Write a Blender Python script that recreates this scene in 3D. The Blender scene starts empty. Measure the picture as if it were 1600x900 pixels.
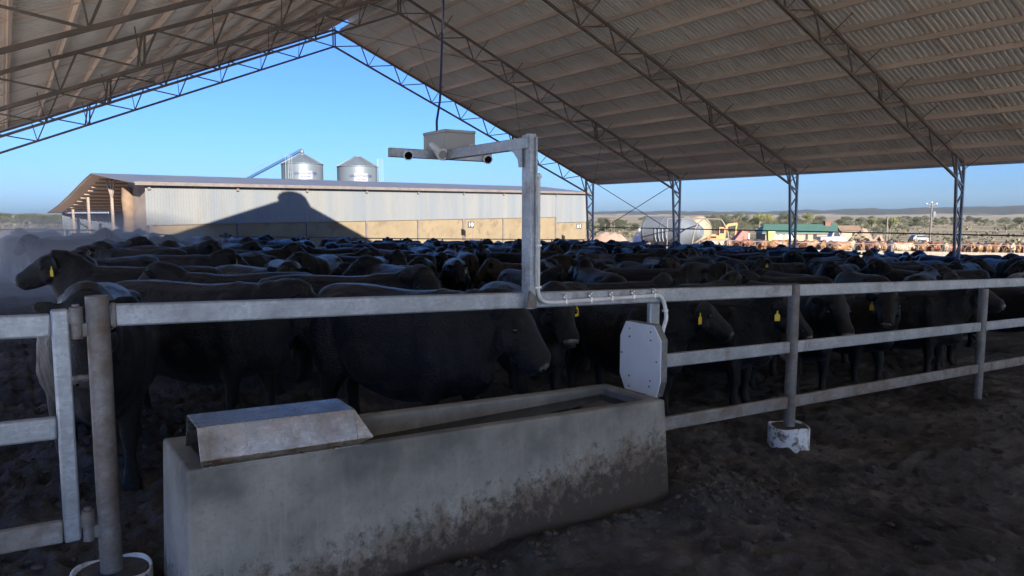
import bpy, bmesh, math, random
import numpy as np
from mathutils import Vector, Matrix, Quaternion
R = math.radians
random.seed(11)
rng = np.random.default_rng(11)
SC = bpy.context.scene
COL = SC.collection

# ------------------------------------------------------------------ camera numbers
CAM = Vector((0.0, 0.0, 2.0))
YAW = R(34.5)          # heading clockwise from +Y (the shed's ridge direction)
CY, SY = math.cos(YAW), math.sin(YAW)
F = 1150.0 / 1600.0
def cam_xy(px, d):
    """ground position seen at photo column px and forward distance d (metres)"""
    r = (px - 800.0) / 1150.0 * d
    return r * CY + d * SY, -r * SY + d * CY
def px_of(x, y):
    d = x * SY + y * CY
    return 800 + 1150 * (x * CY - y * SY) / max(d, .01), d

# ------------------------------------------------------------------ noise and terrain
_perm = rng.permutation(512)
_perm = np.concatenate([_perm, _perm, _perm])
_val = rng.random(512) * 2 - 1
def vnoise(x, y, seed=0):
    x = np.asarray(x, float) + seed * 17.13; y = np.asarray(y, float) + seed * 9.71
    xi = np.floor(x).astype(int); yi = np.floor(y).astype(int)
    fx = x - xi; fy = y - yi
    fx = fx * fx * fx * (fx * (fx * 6 - 15) + 10); fy = fy * fy * fy * (fy * (fy * 6 - 15) + 10)
    def h(a, b): return _val[_perm[(_perm[a & 511] + b) & 511]]
    a = h(xi, yi); b = h(xi + 1, yi); c = h(xi, yi + 1); d = h(xi + 1, yi + 1)
    return (a * (1 - fx) + b * fx) * (1 - fy) + (c * (1 - fx) + d * fx) * fy
def base_h(x, y):
    x = np.asarray(x, float); y = np.asarray(y, float)
    g = np.interp(x, [-200, -20, 0, 3.7, 6.4, 10.4, 20, 34, 70, 130],
                  [0.6, 0.1, -.03, -.10, -.36, -.52, -.80, -1.12, -2.0, -2.6])
    r = np.hypot(x, y)
    g = g - np.interp(r, [70, 130, 320, 900], [0, .5, 2.4, 2.8])
    return g
def gh(x, y): return float(base_h(x, y))

# ------------------------------------------------------------------ mesh builder
class MB:
    def __init__(s): s.v = []; s.f = []
    def add(s, vs, fs):
        o = len(s.v); s.v += [tuple(p) for p in vs]; s.f += [tuple(i + o for i in f) for f in fs]; return s
    def box(s, c, size, rot=None):
        sx, sy, sz = size[0] / 2, size[1] / 2, size[2] / 2
        ps = [Vector((a * sx, b * sy, d * sz)) for d in (-1, 1) for b in (-1, 1) for a in (-1, 1)]
        if rot is not None: ps = [rot @ p for p in ps]
        c = Vector(c)
        return s.add([p + c for p in ps], [(0, 2, 3, 1), (4, 5, 7, 6), (0, 1, 5, 4), (2, 6, 7, 3), (0, 4, 6, 2), (1, 3, 7, 5)])
    def bar(s, p0, p1, w, h, up=(0, 0, 1)):
        p0, p1 = Vector(p0), Vector(p1); t = (p1 - p0).normalized(); u = Vector(up)
        if abs(t.dot(u)) > .98: u = Vector((0, 1, 0))
        a = t.cross(u).normalized(); b = a.cross(t)
        q = [(-1, -1), (1, -1), (1, 1), (-1, 1)]
        vs = [p + a * (i * w / 2) + b * (j * h / 2) for p in (p0, p1) for i, j in q]
        return s.add(vs, [(3, 2, 1, 0), (4, 5, 6, 7)] + [(i, (i + 1) % 4, (i + 1) % 4 + 4, i + 4) for i in range(4)])
    def path(s, pts, rad, n=8, caps=True, squash=1.0):
        pts = [Vector(p) for p in pts]; m = len(pts)
        if not hasattr(rad, '__len__'): rad = [rad] * m
        ref = None; rings = []
        for i, p in enumerate(pts):
            t = (pts[min(i + 1, m - 1)] - pts[max(i - 1, 0)]).normalized()
            if ref is None:
                ref = Vector((0, 0, 1)) if abs(t.z) < .9 else Vector((0, 1, 0))
            a = t.cross(ref).normalized(); ref = a.cross(t).normalized()
            rings.append([p + a * (rad[i] * math.cos(2 * math.pi * k / n)) + ref * (rad[i] * squash * math.sin(2 * math.pi * k / n)) for k in range(n)])
        return s.loft(rings, caps)
    def loft(s, rings, caps=True):
        n = len(rings[0]); o = len(s.v)
        for r in rings: s.v += [tuple(p) for p in r]
        for i in range(len(rings) - 1):
            for k in range(n):
                k2 = (k + 1) % n
                s.f.append((o + i * n + k, o + i * n + k2, o + (i + 1) * n + k2, o + (i + 1) * n + k))
        if caps:
            s.f.append(tuple(o + k for k in reversed(range(n))))
            s.f.append(tuple(o + (len(rings) - 1) * n + k for k in range(n)))
        return s
    def lathe(s, prof, c=(0, 0, 0), n=24, caps=True):
        c = Vector(c)
        return s.loft([[c + Vector((r * math.cos(2 * math.pi * k / n), r * math.sin(2 * math.pi * k / n), z)) for k in range(n)] for r, z in prof], caps)
    def prism(s, poly, a, b):
        """poly: list of 3D points, extruded by vectors a -> b offsets"""
        a, b = Vector(a), Vector(b); n = len(poly)
        vs = [Vector(p) + a for p in poly] + [Vector(p) + b for p in poly]
        return s.add(vs, [tuple(reversed(range(n))), tuple(range(n, 2 * n))] + [(i, (i + 1) % n, (i + 1) % n + n, i + n) for i in range(n)])
    def sphere(s, c, r, nu=10, nv=7, sc=(1, 1, 1)):
        c = Vector(c)
        return s.loft([[c + Vector((sc[0] * r * math.sin(a) * math.cos(2 * math.pi * k / nu), sc[1] * r * math.sin(a) * math.sin(2 * math.pi * k / nu), sc[2] * r * math.cos(a))) for k in range(nu)]
                       for a in [math.pi * (.02 + .96 * i / (nv - 1)) for i in range(nv)]])
    def mesh(s, name):
        me = bpy.data.meshes.new(name); me.from_pydata(s.v, [], s.f)
        bm = bmesh.new(); bm.from_mesh(me); bmesh.ops.recalc_face_normals(bm, faces=bm.faces); bm.to_mesh(me); bm.free()
        return me
    def build(s, name, mat, parent=None, smooth=False, bevel=0, segs=2):
        me = s.mesh(name); me.materials.append(mat)
        o = bpy.data.objects.new(name, me); COL.objects.link(o)
        if smooth: shade(me, 40)
        if parent is not None:
            o.parent = parent; o.matrix_parent_inverse = parent.matrix_basis.inverted()
        if bevel:
            b = o.modifiers.new('bevel', 'BEVEL'); b.width = bevel; b.segments = segs; b.limit_method = 'ANGLE'; b.angle_limit = R(35)
        return o
def shade(me, ang=180):
    me.polygons.foreach_set('use_smooth', [True] * len(me.polygons))
    if ang < 180: me.set_sharp_from_angle(angle=R(ang))
def empty(name, loc=(0, 0, 0), rz=0):
    o = bpy.data.objects.new(name, None); o.empty_display_size = .2; COL.objects.link(o)
    o.location = loc; o.rotation_euler = (0, 0, rz); o.matrix_basis  # noqa
    return o
def tag(o, label, cat, group=None, kind=None):
    o['label'] = label; o['category'] = cat
    if group: o['group'] = group
    if kind: o['kind'] = kind
    return o
def thing(name, label, cat, loc=(0, 0, 0), rz=0, group=None):
    return tag(empty(name, loc, rz), label, cat, group)
def local(o):      # children built in local coordinates of the thing
    return o
def part(mb, name, mat, parent, **k):
    """a child whose mesh is in the parent's LOCAL coordinates"""
    o = mb.build(name, mat, None, **k); o.parent = parent; return o
def copy_tree(o, parent=None):
    c = o.copy(); COL.objects.link(c)
    if parent is not None: c.parent = parent
    for ch in list(o.children): copy_tree(ch, c)
    return c
def text_obj(txt, size, mat, parent, depth=.004, name='lettering', bend=None, align='CENTER'):
    cu = bpy.data.curves.new('lettering', 'FONT'); cu.body = txt; cu.size = size; cu.extrude = depth
    cu.align_x = align; cu.align_y = 'CENTER'; cu.resolution_u = 3
    t = bpy.data.objects.new('lettering_curve', cu); COL.objects.link(t)
    dg = bpy.context.evaluated_depsgraph_get()
    me = bpy.data.meshes.new_from_object(t.evaluated_get(dg)); bpy.data.objects.remove(t)
    if bend:
        rad = bend
        for v in me.vertices:
            a = v.co.x / rad; rr = rad + v.co.z + .02
            v.co = Vector((rr * math.sin(a), -rr * math.cos(a), v.co.y))
    me.name = name; me.materials.clear(); me.materials.append(mat)
    o = bpy.data.objects.new(name, me); COL.objects.link(o); o.parent = parent
    return o

# ------------------------------------------------------------------ materials
def nodes_of(name):
    m = bpy.data.materials.new(name); m.use_nodes = True
    nt = m.node_tree; b = nt.nodes['Principled BSDF']
    return m, nt, b
def N(nt, t, **k):
    n = nt.nodes.new(t)
    for a, v in k.items():
        if a in n.inputs.keys() if isinstance(a, str) else False: n.inputs[a].default_value = v
        else: setattr(n, a, v)
    return n
def noise(nt, vec, scale, detail=4, rough=.55, dist=0):
    n = nt.nodes.new('ShaderNodeTexNoise'); n.inputs['Scale'].default_value = scale
    n.inputs['Detail'].default_value = detail; n.inputs['Roughness'].default_value = rough; n.inputs['Distortion'].default_value = dist
    if vec is not None: nt.links.new(vec, n.inputs['Vector'])
    return n.outputs['Fac']
def ramp(nt, fac, stops):
    r = nt.nodes.new('ShaderNodeValToRGB'); e = r.color_ramp.elements
    while len(e) < len(stops): e.new(.5)
    for i, (p, c) in enumerate(stops):
        e[i].position = p; e[i].color = (c, c, c, 1) if not hasattr(c, '__len__') else (*c, 1)
    nt.links.new(fac, r.inputs['Fac']); return r.outputs['Color']
def mix(nt, fac, a, b):
    m = nt.nodes.new('ShaderNodeMix'); m.data_type = 'RGBA'
    for sock, v in ((m.inputs[0], fac), (m.inputs[6], a), (m.inputs[7], b)):
        if isinstance(v, (int, float)): sock.default_value = v
        elif isinstance(v, tuple): sock.default_value = (*v, 1)
        else: nt.links.new(v, sock)
    return m.outputs[2]
def math_(nt, op, a, b=None, c=None, clamp=False):
    m = nt.nodes.new('ShaderNodeMath'); m.operation = op; m.use_clamp = clamp
    for i, v in enumerate((a, b, c)):
        if v is None: continue
        if isinstance(v, (int, float)): m.inputs[i].default_value = v
        else: nt.links.new(v, m.inputs[i])
    return m.outputs[0]
def coords(nt, kind='Object', scale=None):
    t = nt.nodes.new('ShaderNodeTexCoord'); o = t.outputs[kind]
    if scale:
        mp = nt.nodes.new('ShaderNodeMapping'); mp.inputs['Scale'].default_value = scale
        nt.links.new(o, mp.inputs['Vector']); o = mp.outputs[0]
    return o
def bump(nt, b, h, strength=.3, dist=.02):
    n = nt.nodes.new('ShaderNodeBump'); n.inputs['Strength'].default_value = strength; n.inputs['Distance'].default_value = dist
    nt.links.new(h, n.inputs['Height']); nt.links.new(n.outputs[0], b.inputs['Normal'])
def plain(name, col, rough=.6, metal=0, var=.25, scale=6, bumpy=0, stretch=None, dirt=None, dirt_amt=.5, dirt_scale=3):
    m, nt, b = nodes_of(name)
    v = coords(nt, 'Object', stretch)
    f = noise(nt, v, scale, 5, .6)
    lo = tuple(c * (1 - var) for c in col); hi = tuple(min(1, c * (1 + var)) for c in col)
    c = ramp(nt, f, [(.3, lo), (.7, hi)])
    if dirt:
        g = noise(nt, coords(nt), dirt_scale, 6, .65)
        c = mix(nt, ramp(nt, g, [(.62 - dirt_amt * .3, 0.), (.72 - dirt_amt * .2, 1.)]), c, dirt)
    nt.links.new(c, b.inputs['Base Color']); b.inputs['Roughness'].default_value = rough; b.inputs['Metallic'].default_value = metal
    if bumpy: bump(nt, b, noise(nt, v, scale * 6, 4), bumpy, .01)
    return m
def galvanised(name, col=(.40, .43, .47), rough=.42, metal=.45, rust=None, rust_amt=.3):
    m, nt, b = nodes_of(name)
    v = coords(nt)
    vo = nt.nodes.new('ShaderNodeTexVoronoi'); vo.inputs['Scale'].default_value = 55; nt.links.new(v, vo.inputs['Vector'])
    sp = nt.nodes.new('ShaderNodeSeparateColor'); nt.links.new(vo.outputs['Color'], sp.inputs[0])
    c = mix(nt, sp.outputs[0], tuple(x * .8 for x in col), tuple(x * 1.12 for x in col))
    c = mix(nt, ramp(nt, noise(nt, v, 5, 6, .65), [(.35, 0.), (.7, 1.)]), c, tuple(x * .62 for x in col))
    st = noise(nt, coords(nt, 'Object', (2, 30, 30)), 3, 4, .7)
    c = mix(nt, ramp(nt, st, [(.55, 0.), (.75, .55)]), c, tuple(x * 1.3 for x in col))
    if rust:
        g = noise(nt, v, 3.5, 7, .7)
        c = mix(nt, ramp(nt, g, [(.6 - rust_amt * .35, 0.), (.75 - rust_amt * .2, .9)]), c, rust)
    nt.links.new(c, b.inputs['Base Color'])
    nt.links.new(ramp(nt, noise(nt, v, 9, 5), [(.3, rough * .75), (.7, min(1, rough * 1.35))]), b.inputs['Roughness'])
    b.inputs['Metallic'].default_value = metal
    bump(nt, b, noise(nt, v, 60, 3), .08, .004)
    return m
M = {}
M['galv'] = galvanised('galvanised_steel', (.45, .50, .57), rust=(.20, .17, .15), rust_amt=.12)
M['galv_old'] = galvanised('weathered_rail_steel', (.34, .335, .34), .55, .3, rust=(.16, .115, .085), rust_amt=.45)
M['pipe'] = galvanised('old_pipe_steel', (.25, .245, .25), .55, .3, rust=(.13, .085, .06), rust_amt=.4)
M['truss'] = plain('painted_truss_steel', (.16, .13, .11), .6, .2, .3, 2)
M['column'] = plain('galvanised_column_steel', (.20, .23, .27), .5, .35, .2, 3)
M['purlin'] = plain('dusty_purlin_steel', (.66, .53, .43), .6, .15, .28, .6, stretch=(1, .15, 1))
M['white_pvc'] = plain('white_plastic', (.80, .81, .82), .45, 0, .08, 8)
M['box_grey'] = plain('grey_enclosure_plastic', (.36, .37, .38), .45, 0, .06, 3)
M['black'] = plain('black_rubber', (.015, .015, .015), .5, 0, .2, 5)
M['dark_hole'] = plain('dark_lens_glass', (.01, .01, .012), .15, 0, .1, 5)
M['zinc_clip'] = plain('zinc_clip', (.6, .62, .64), .25, .8, .1, 30)
M['cable'] = plain('blue_cable', (.02, .03, .10), .45, 0, .1, 5)
M['panel'] = plain('pale_panel_plastic', (.82, .87, .97), .5, 0, .05, 5)
M['tag'] = plain('yellow_tag_plastic', (.72, .52, .03), .45, 0, .12, 20)
M['tag_ink'] = plain('tag_ink', (.16, .12, .01), .6, 0, .1, 20)
M['eye'] = plain('eye', (.012, .009, .008), .08, 0, .1, 10)
M['muzzle'] = plain('muzzle_skin', (.075, .068, .07), .38, 0, .4, 30, dirt=(.16, .14, .13), dirt_amt=.5, dirt_scale=22)
M['collar'] = plain('white_painted_pipe', (.82, .84, .88), .55, 0, .06, 10, dirt=(.13, .085, .06), dirt_amt=.38, dirt_scale=14)
M['soil'] = plain('packed_soil', (.075, .068, .063), .95, 0, .4, 14, .6)

def mat_roof():
    m, nt, b = nodes_of('zinc_roof_sheet')
    v = coords(nt)
    c = ramp(nt, noise(nt, v, .35, 6, .6), [(.3, (.76, .71, .64)), (.7, (.89, .86, .81))])
    st = noise(nt, coords(nt, 'Object', (.25, 4, .25)), 2.2, 5, .7)
    c = mix(nt, ramp(nt, st, [(.5, 0.), (.72, .6)]), c, (.56, .47, .38))
    nt.links.new(c, b.inputs['Base Color']); b.inputs['Roughness'].default_value = .42; b.inputs['Metallic'].default_value = .15
    return m
M['roof'] = mat_roof()
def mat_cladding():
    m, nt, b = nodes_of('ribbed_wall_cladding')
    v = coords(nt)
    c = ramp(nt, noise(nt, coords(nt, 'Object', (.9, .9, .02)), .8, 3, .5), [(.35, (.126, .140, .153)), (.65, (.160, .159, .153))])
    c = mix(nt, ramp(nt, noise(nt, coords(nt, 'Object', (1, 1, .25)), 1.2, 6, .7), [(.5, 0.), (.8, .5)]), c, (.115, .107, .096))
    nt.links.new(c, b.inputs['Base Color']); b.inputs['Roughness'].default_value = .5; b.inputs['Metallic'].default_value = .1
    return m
M['clad'] = mat_cladding()
M['tilt'] = plain('cream_concrete', (.155, .118, .07), .85, 0, .12, .6, .2, dirt=(.11, .08, .05), dirt_amt=.35, dirt_scale=.9)
M['shed_roof'] = plain('grey_shed_roof', (.12, .12, .12), .5, .2, .15, .5)
M['fascia'] = plain('brown_fascia', (.12, .10, .09), .6, 0, .2, 2)
M['shed_post'] = plain('pink_primer_steel', (.20, .15, .125), .7, 0, .15, 3)

TX0, TX1, TYN, TYF = .64, 3.83, 3.635, 4.27
def mat_concrete():
    m, nt, b = nodes_of('trough_concrete')
    v = coords(nt)
    sep = nt.nodes.new('ShaderNodeSeparateXYZ'); nt.links.new(v, sep.inputs[0])
    x, z = sep.outputs[0], sep.outputs[2]
    c = ramp(nt, noise(nt, v, 2.2, 8, .62), [(.3, (.20, .202, .186)), (.68, (.40, .39, .358))])
    c = mix(nt, ramp(nt, noise(nt, v, 38, 4, .7), [(.52, 0.), (.72, .5)]), c, (.17, .165, .16))          # pores
    run = noise(nt, coords(nt, 'Object', (14, 14, .9)), 1.6, 4, .7)
    c = mix(nt, ramp(nt, run, [(.5, 0.), (.75, .45)]), c, (.42, .41, .38))                            # vertical runs
    # damp dark patch below the rim
    c = mix(nt, math_(nt, 'MULTIPLY', ramp(nt, noise(nt, v, 1.6, 5, .6), [(.36, .1), (.58, .85)]), ramp(nt, math_(nt, 'ADD', z, math_(nt, 'MULTIPLY', noise(nt, v, 3, 4), .35)), [(.55, 0.), (.84, 1.)])), c, (.105, .112, .112))
    # splashed mud with a ragged upper edge, climbing towards the far end
    edge = math_(nt, 'SUBTRACT', math_(nt, 'ADD', math_(nt, 'MULTIPLY', x, .085), .17), z)
    n1 = noise(nt, coords(nt, 'Object', (1, 1, .55)), 7, 8, .72)
    d = math_(nt, 'ADD', math_(nt, 'MULTIPLY', edge, 2.6), math_(nt, 'MULTIPLY', math_(nt, 'SUBTRACT', n1, .5), 2.0))
    c = mix(nt, ramp(nt, d, [(-.25, 0.), (.45, .85)]), c, (.155, .115, .085))
    n2 = noise(nt, v, 16, 8, .75)
    d2 = math_(nt, 'ADD', math_(nt, 'MULTIPLY', edge, 1.8), math_(nt, 'MULTIPLY', math_(nt, 'SUBTRACT', n2, .52), 2.6))
    c = mix(nt, ramp(nt, d2, [(.02, 0.), (.42, .9)]), c, (.05, .041, .035))
    # wet, algae-dark inner faces
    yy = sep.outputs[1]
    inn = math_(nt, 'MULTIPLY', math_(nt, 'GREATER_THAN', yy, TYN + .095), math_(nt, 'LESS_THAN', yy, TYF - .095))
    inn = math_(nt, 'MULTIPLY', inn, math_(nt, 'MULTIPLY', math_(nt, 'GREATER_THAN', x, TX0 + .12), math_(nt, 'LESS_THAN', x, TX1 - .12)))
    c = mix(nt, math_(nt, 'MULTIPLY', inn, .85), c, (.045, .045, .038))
    nt.links.new(c, b.inputs['Base Color']); b.inputs['Roughness'].default_value = .82
    h = math_(nt, 'ADD', math_(nt, 'MULTIPLY', noise(nt, v, 45, 5, .7), .6), noise(nt, v, 9, 6, .6))
    bump(nt, b, h, .35, .02)
    return m
M['concrete'] = mat_concrete()

def mat_coat(name, col, dust, white=None):
    m, nt, b = nodes_of(name)
    v = coords(nt)
    oi = nt.nodes.new('ShaderNodeObjectInfo')
    vr = nt.nodes.new('ShaderNodeVectorMath'); vr.operation = 'ADD'
    cb = nt.nodes.new('ShaderNodeCombineXYZ'); nt.links.new(math_(nt, 'MULTIPLY', oi.outputs['Random'], 40), cb.inputs[0])
    nt.links.new(v, vr.inputs[0]); nt.links.new(cb.outputs[0], vr.inputs[1])
    w = vr.outputs[0]
    c = ramp(nt, noise(nt, w, 3, 4, .55), [(.3, tuple(x * .7 for x in col)), (.7, tuple(x * 1.35 for x in col))])
    if white: c = mix(nt, ramp(nt, noise(nt, w, 1.3, 3, .5), [(.60, 0.), (.63, 1.)]), c, white)
    sep = nt.nodes.new('ShaderNodeSeparateXYZ'); nt.links.new(v, sep.inputs[0])
    low = ramp(nt, sep.outputs[2], [(.15, .85), (.95, .12)])            # mud splashes reach up the legs and flanks
    spl = ramp(nt, noise(nt, w, 30, 8, .78), [(.46, 0.), (.64, 1.)])
    pat = ramp(nt, noise(nt, w, 2.1, 3, .6), [(.42, 0.), (.62, 1.)])
    f = math_(nt, 'MULTIPLY', math_(nt, 'MULTIPLY', spl, pat), low)
    c = mix(nt, math_(nt, 'MULTIPLY', f, .75), c, dust)
    nt.links.new(c, b.inputs['Base Color']); b.inputs['Roughness'].default_value = .38
    b.inputs['Specular IOR Level'].default_value = .36
    b.inputs['Sheen Weight'].default_value = .09; b.inputs['Sheen Roughness'].default_value = .22
    b.inputs['Sheen Tint'].default_value = (.50, .68, 1, 1)
    fur = noise(nt, coords(nt, 'Object', (18, 60, 60)), 1.6, 4, .6)
    wr = noise(nt, v, 11, 3, .5)
    bump(nt, b, math_(nt, 'ADD', math_(nt, 'MULTIPLY', fur, .9), wr), .7, .025)
    return m
M['coat_black'] = mat_coat('black_coat', (.0050, .0058, .0082), (.062, .060, .062))
M['coat_darkbrown'] = mat_coat('dark_brown_coat', (.035, .02, .014), (.09, .07, .055))
M['coat_pied'] = mat_coat('black_and_white_coat', (.014, .013, .013), (.08, .07, .06), (.26, .25, .24))
M['coat_red'] = mat_coat('red_brown_coat', (.12, .04, .016), (.2, .12, .08))
M['coat_tan'] = mat_coat('tan_coat', (.18, .085, .033), (.3, .2, .12))
M['coat_cream'] = mat_coat('cream_coat', (.24, .185, .125), (.3, .22, .15))

def mat_ground():
    m, nt, b = nodes_of('ground_soil')
    g = nt.nodes.new('ShaderNodeNewGeometry'); pos = g.outputs['Position']
    sep = nt.nodes.new('ShaderNodeSeparateXYZ'); nt.links.new(pos, sep.inputs[0]); x, y = sep.outputs[0], sep.outputs[1]
    ln = nt.nodes.new('ShaderNodeVectorMath'); ln.operation = 'LENGTH'; nt.links.new(pos, ln.inputs[0]); r = ln.outputs['Value']
    wob = math_(nt, 'MULTIPLY', math_(nt, 'SUBTRACT', noise(nt, pos, .12, 4), .5), 10)
    def sc(p):
        mp = nt.nodes.new('ShaderNodeMapping'); mp.inputs['Scale'].default_value = p; nt.links.new(pos, mp.inputs['Vector']); return mp.outputs[0]
    # manure and trampled mud under the shed
    mud = ramp(nt, noise(nt, pos, 1.7, 8, .68), [(.30, (.026, .026, .029)), (.5, (.066, .065, .069)), (.72, (.165, .158, .154))])
    mud = mix(nt, ramp(nt, noise(nt, pos, 28, 5, .7), [(.55, 0.), (.7, .5)]), mud, (.19, .172, .158))
    mud = mix(nt, ramp(nt, noise(nt, pos, .55, 6, .65), [(.40, .75), (.56, 0.)]), mud, (.020, .019, .021))
    # bare pinkish dirt round the yards
    dirt = ramp(nt, noise(nt, pos, .25, 6, .6), [(.3, (.20, .135, .105)), (.7, (.29, .205, .16))])
    # dry paddock
    dry = ramp(nt, noise(nt, sc((.06, .02, .06)), 1.5, 8, .7), [(.3, (.115, .09, .045)), (.5, (.205, .16, .088)), (.75, (.28, .225, .14))])
    dry = mix(nt, ramp(nt, noise(nt, pos, .012, 4, .6), [(.5, 0.), (.6, .8)]), dry, (.085, .075, .038))
    plough = ramp(nt, noise(nt, sc((.02, .4, .1)), 1.2, 4), [(.3, (.16, .11, .09)), (.7, (.20, .14, .115))])
    c = mix(nt, ramp(nt, math_(nt, 'DIVIDE', math_(nt, 'ADD', r, wob), 200), [(.50, 0.), (.54, 1.)]), dirt, dry)
    # ploughed block out to the left
    pl = math_(nt, 'MULTIPLY', math_(nt, 'GREATER_THAN', y, 165), math_(nt, 'LESS_THAN', y, 330))
    pl = math_(nt, 'MULTIPLY', pl, math_(nt, 'LESS_THAN', x, 110))
    c = mix(nt, pl, c, plough)
    # red dirt road on the right
    rd = math_(nt, 'ADD', math_(nt, 'MULTIPLY', x, .78), math_(nt, 'MULTIPLY', y, .63))
    rdm = math_(nt, 'MULTIPLY', math_(nt, 'GREATER_THAN', rd, 120), math_(nt, 'LESS_THAN', rd, 142))
    c = mix(nt, math_(nt, 'MULTIPLY', rdm, math_(nt, 'GREATER_THAN', math_(nt, 'SUBTRACT', x, math_(nt, 'MULTIPLY', y, 1.1)), 20)), c, (.16, .075, .045))
    pen = math_(nt, 'MULTIPLY', math_(nt, 'LESS_THAN', math_(nt, 'ADD', y, math_(nt, 'MULTIPLY', wob, .15)), 41), math_(nt, 'LESS_THAN', math_(nt, 'ADD', x, math_(nt, 'MULTIPLY', wob, .15)), 38.5))
    pen = math_(nt, 'MULTIPLY', pen, math_(nt, 'GREATER_THAN', x, -1.2)); pen = math_(nt, 'MULTIPLY', pen, math_(nt, 'GREATER_THAN', math_(nt, 'ADD', y, math_(nt, 'MULTIPLY', wob, .1)), -3.5))
    bounce_ground = ramp(nt, noise(nt, pos, 3, 6, .6), [(.3, (.60, .59, .57)), (.7, (.72, .71, .69))])  # pale ground added out of view to bounce sunlight up under the roof
    bounce_zone = math_(nt, 'MAXIMUM', math_(nt, 'LESS_THAN', math_(nt, 'ADD', x, math_(nt, 'MULTIPLY', wob, .1)), -1.6), math_(nt, 'LESS_THAN', y, -4.0))
    bounce_zone = math_(nt, 'MAXIMUM', bounce_zone, math_(nt, 'MULTIPLY', math_(nt, 'GREATER_THAN', x, 39.5), math_(nt, 'LESS_THAN', math_(nt, 'SUBTRACT', y, math_(nt, 'MULTIPLY', x, .35)), -.5)))
    c = mix(nt, math_(nt, 'MULTIPLY', bounce_zone, math_(nt, 'LESS_THAN', r, 95)), c, bounce_ground)
    c = mix(nt, pen, c, mud)
    nt.links.new(c, b.inputs['Base Color'])
    b.inputs['Roughness'].default_value = .92
    h = math_(nt, 'ADD', noise(nt, pos, 9, 8, .72), math_(nt, 'MULTIPLY', noise(nt, pos, 45, 4, .7), .4))
    bump(nt, b, h, .8, .05)
    return m
M['ground'] = mat_ground()
def mat_leaf(name, a, b_):
    m, nt, b = nodes_of(name)
    oi = nt.nodes.new('ShaderNodeObjectInfo')
    c = ramp(nt, noise(nt, coords(nt), .9, 4, .6), [(.3, a), (.7, b_)])
    c = mix(nt, math_(nt, 'MULTIPLY', oi.outputs['Random'], .45), c, tuple(x * .6 for x in a))
    nt.links.new(c, b.inputs['Base Color']); b.inputs['Roughness'].default_value = .6
    return m
M['leaf_dark'] = mat_leaf('grey_green_leaves', (.045, .055, .030), (.10, .105, .055))
M['leaf_light'] = mat_leaf('yellow_green_leaves', (.10, .11, .040), (.19, .18, .07))
M['bark'] = plain('bark', (.16, .13, .105), .9, 0, .3, 4, .5)
def mat_hill():
    m, nt, b = nodes_of('wooded_hillside')
    v = coords(nt)
    c = ramp(nt, noise(nt, v, .035, 6, .75), [(.35, (.014, .02, .017)), (.65, (.035, .04, .03))])
    sep = nt.nodes.new('ShaderNodeSeparateXYZ'); nt.links.new(v, sep.inputs[0])
    f = math_(nt, 'ADD', sep.outputs[2], math_(nt, 'MULTIPLY', math_(nt, 'SUBTRACT', noise(nt, v, .006, 4), .5), 24))
    c = mix(nt, ramp(nt, math_(nt, 'DIVIDE', f, 40), [(.06, 1.), (.12, 0.)]), c, (.19, .155, .11))
    nt.links.new(c, b.inputs['Base Color']); b.inputs['Roughness'].default_value = .9
    return m
M['hill'] = mat_hill()
def mat_water():
    m, nt, b = nodes_of('dark_water')
    b.inputs['Base Color'].default_value = (.010, .011, .010, 1); b.inputs['Roughness'].default_value = .06
    bump(nt, b, noise(nt, coords(nt), 5, 3), .04, .02)
    return m
M['water'] = mat_water()

# ------------------------------------------------------------------ ground sheet
def axis(segs):
    out = []
    for a, b, st in segs:
        n = max(1, int(round((b - a) / st))); out += list(np.linspace(a, b, n, endpoint=False))
    return out
xs = axis([(-6000, -1000, 1000), (-1000, -200, 100), (-200, -30, 17), (-30, -4, 2.6), (-4, -1, .2), (-1, 6.5, .03), (6.5, 14, .06), (14, 45, .5), (45, 200, 5), (200, 1000, 40), (1000, 6000, 500)]) + [6000]
ys = axis([(-6000, -1000, 1000), (-1000, -100, 100), (-100, -6, 6), (-6, 1, .3), (1, 7, .03), (7, 14, .08), (14, 45, .5), (45, 200, 5), (200, 1000, 40), (1000, 6000, 500)]) + [6000]
xs, ys = np.array(xs), np.array(ys)
GX, GY = np.meshgrid(xs, ys)
GZ = base_h(GX, GY)
near = np.clip(1 - (np.hypot(GX - 4, GY - 6) - 14) / 14, 0, 1)
inpen = 1 / (1 + np.exp(-(GY - 4.3) / .18))
lump = vnoise(GX * 1.1, GY * 1.1, 1) * .045 + vnoise(GX * 2.7, GY * 2.7, 2) * .035
clod = np.abs(vnoise(GX * 6, GY * 6, 3)) * .055 + np.abs(vnoise(GX * 12, GY * 12, 4)) * .035 + vnoise(GX * 26, GY * 26, 5) * .010
soft = np.clip(vnoise(GX * .5, GY * .5, 6) + .35, 0, 1)
GZ = GZ + near * (lump * (.45 + .55 * inpen) + clod * (inpen * 1.05 + (1 - inpen) * (.22 + .6 * soft)))
# hoof prints pressed into the soft ground
hrn = random.Random(4)
for k in range(900):
    if k % 3: hx, hy = hrn.uniform(-1, 2.2), hrn.uniform(4.4, 9.5)
    else: hx, hy = hrn.uniform(3.6, 11), hrn.uniform(1.6, 5.0)
    i0, i1 = np.searchsorted(xs, [hx - .2, hx + .2]); j0, j1 = np.searchsorted(ys, [hy - .2, hy + .2])
    sx_, sy_ = GX[j0:j1, i0:i1] - hx, GY[j0:j1, i0:i1] - hy; r_ = np.hypot(sx_, sy_ * hrn.uniform(.8, 1.2))
    GZ[j0:j1, i0:i1] += hrn.uniform(.5, 1) * (-.045 * np.exp(-(r_ / .05) ** 2) + .02 * np.exp(-((r_ - .095) / .03) ** 2))
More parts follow.
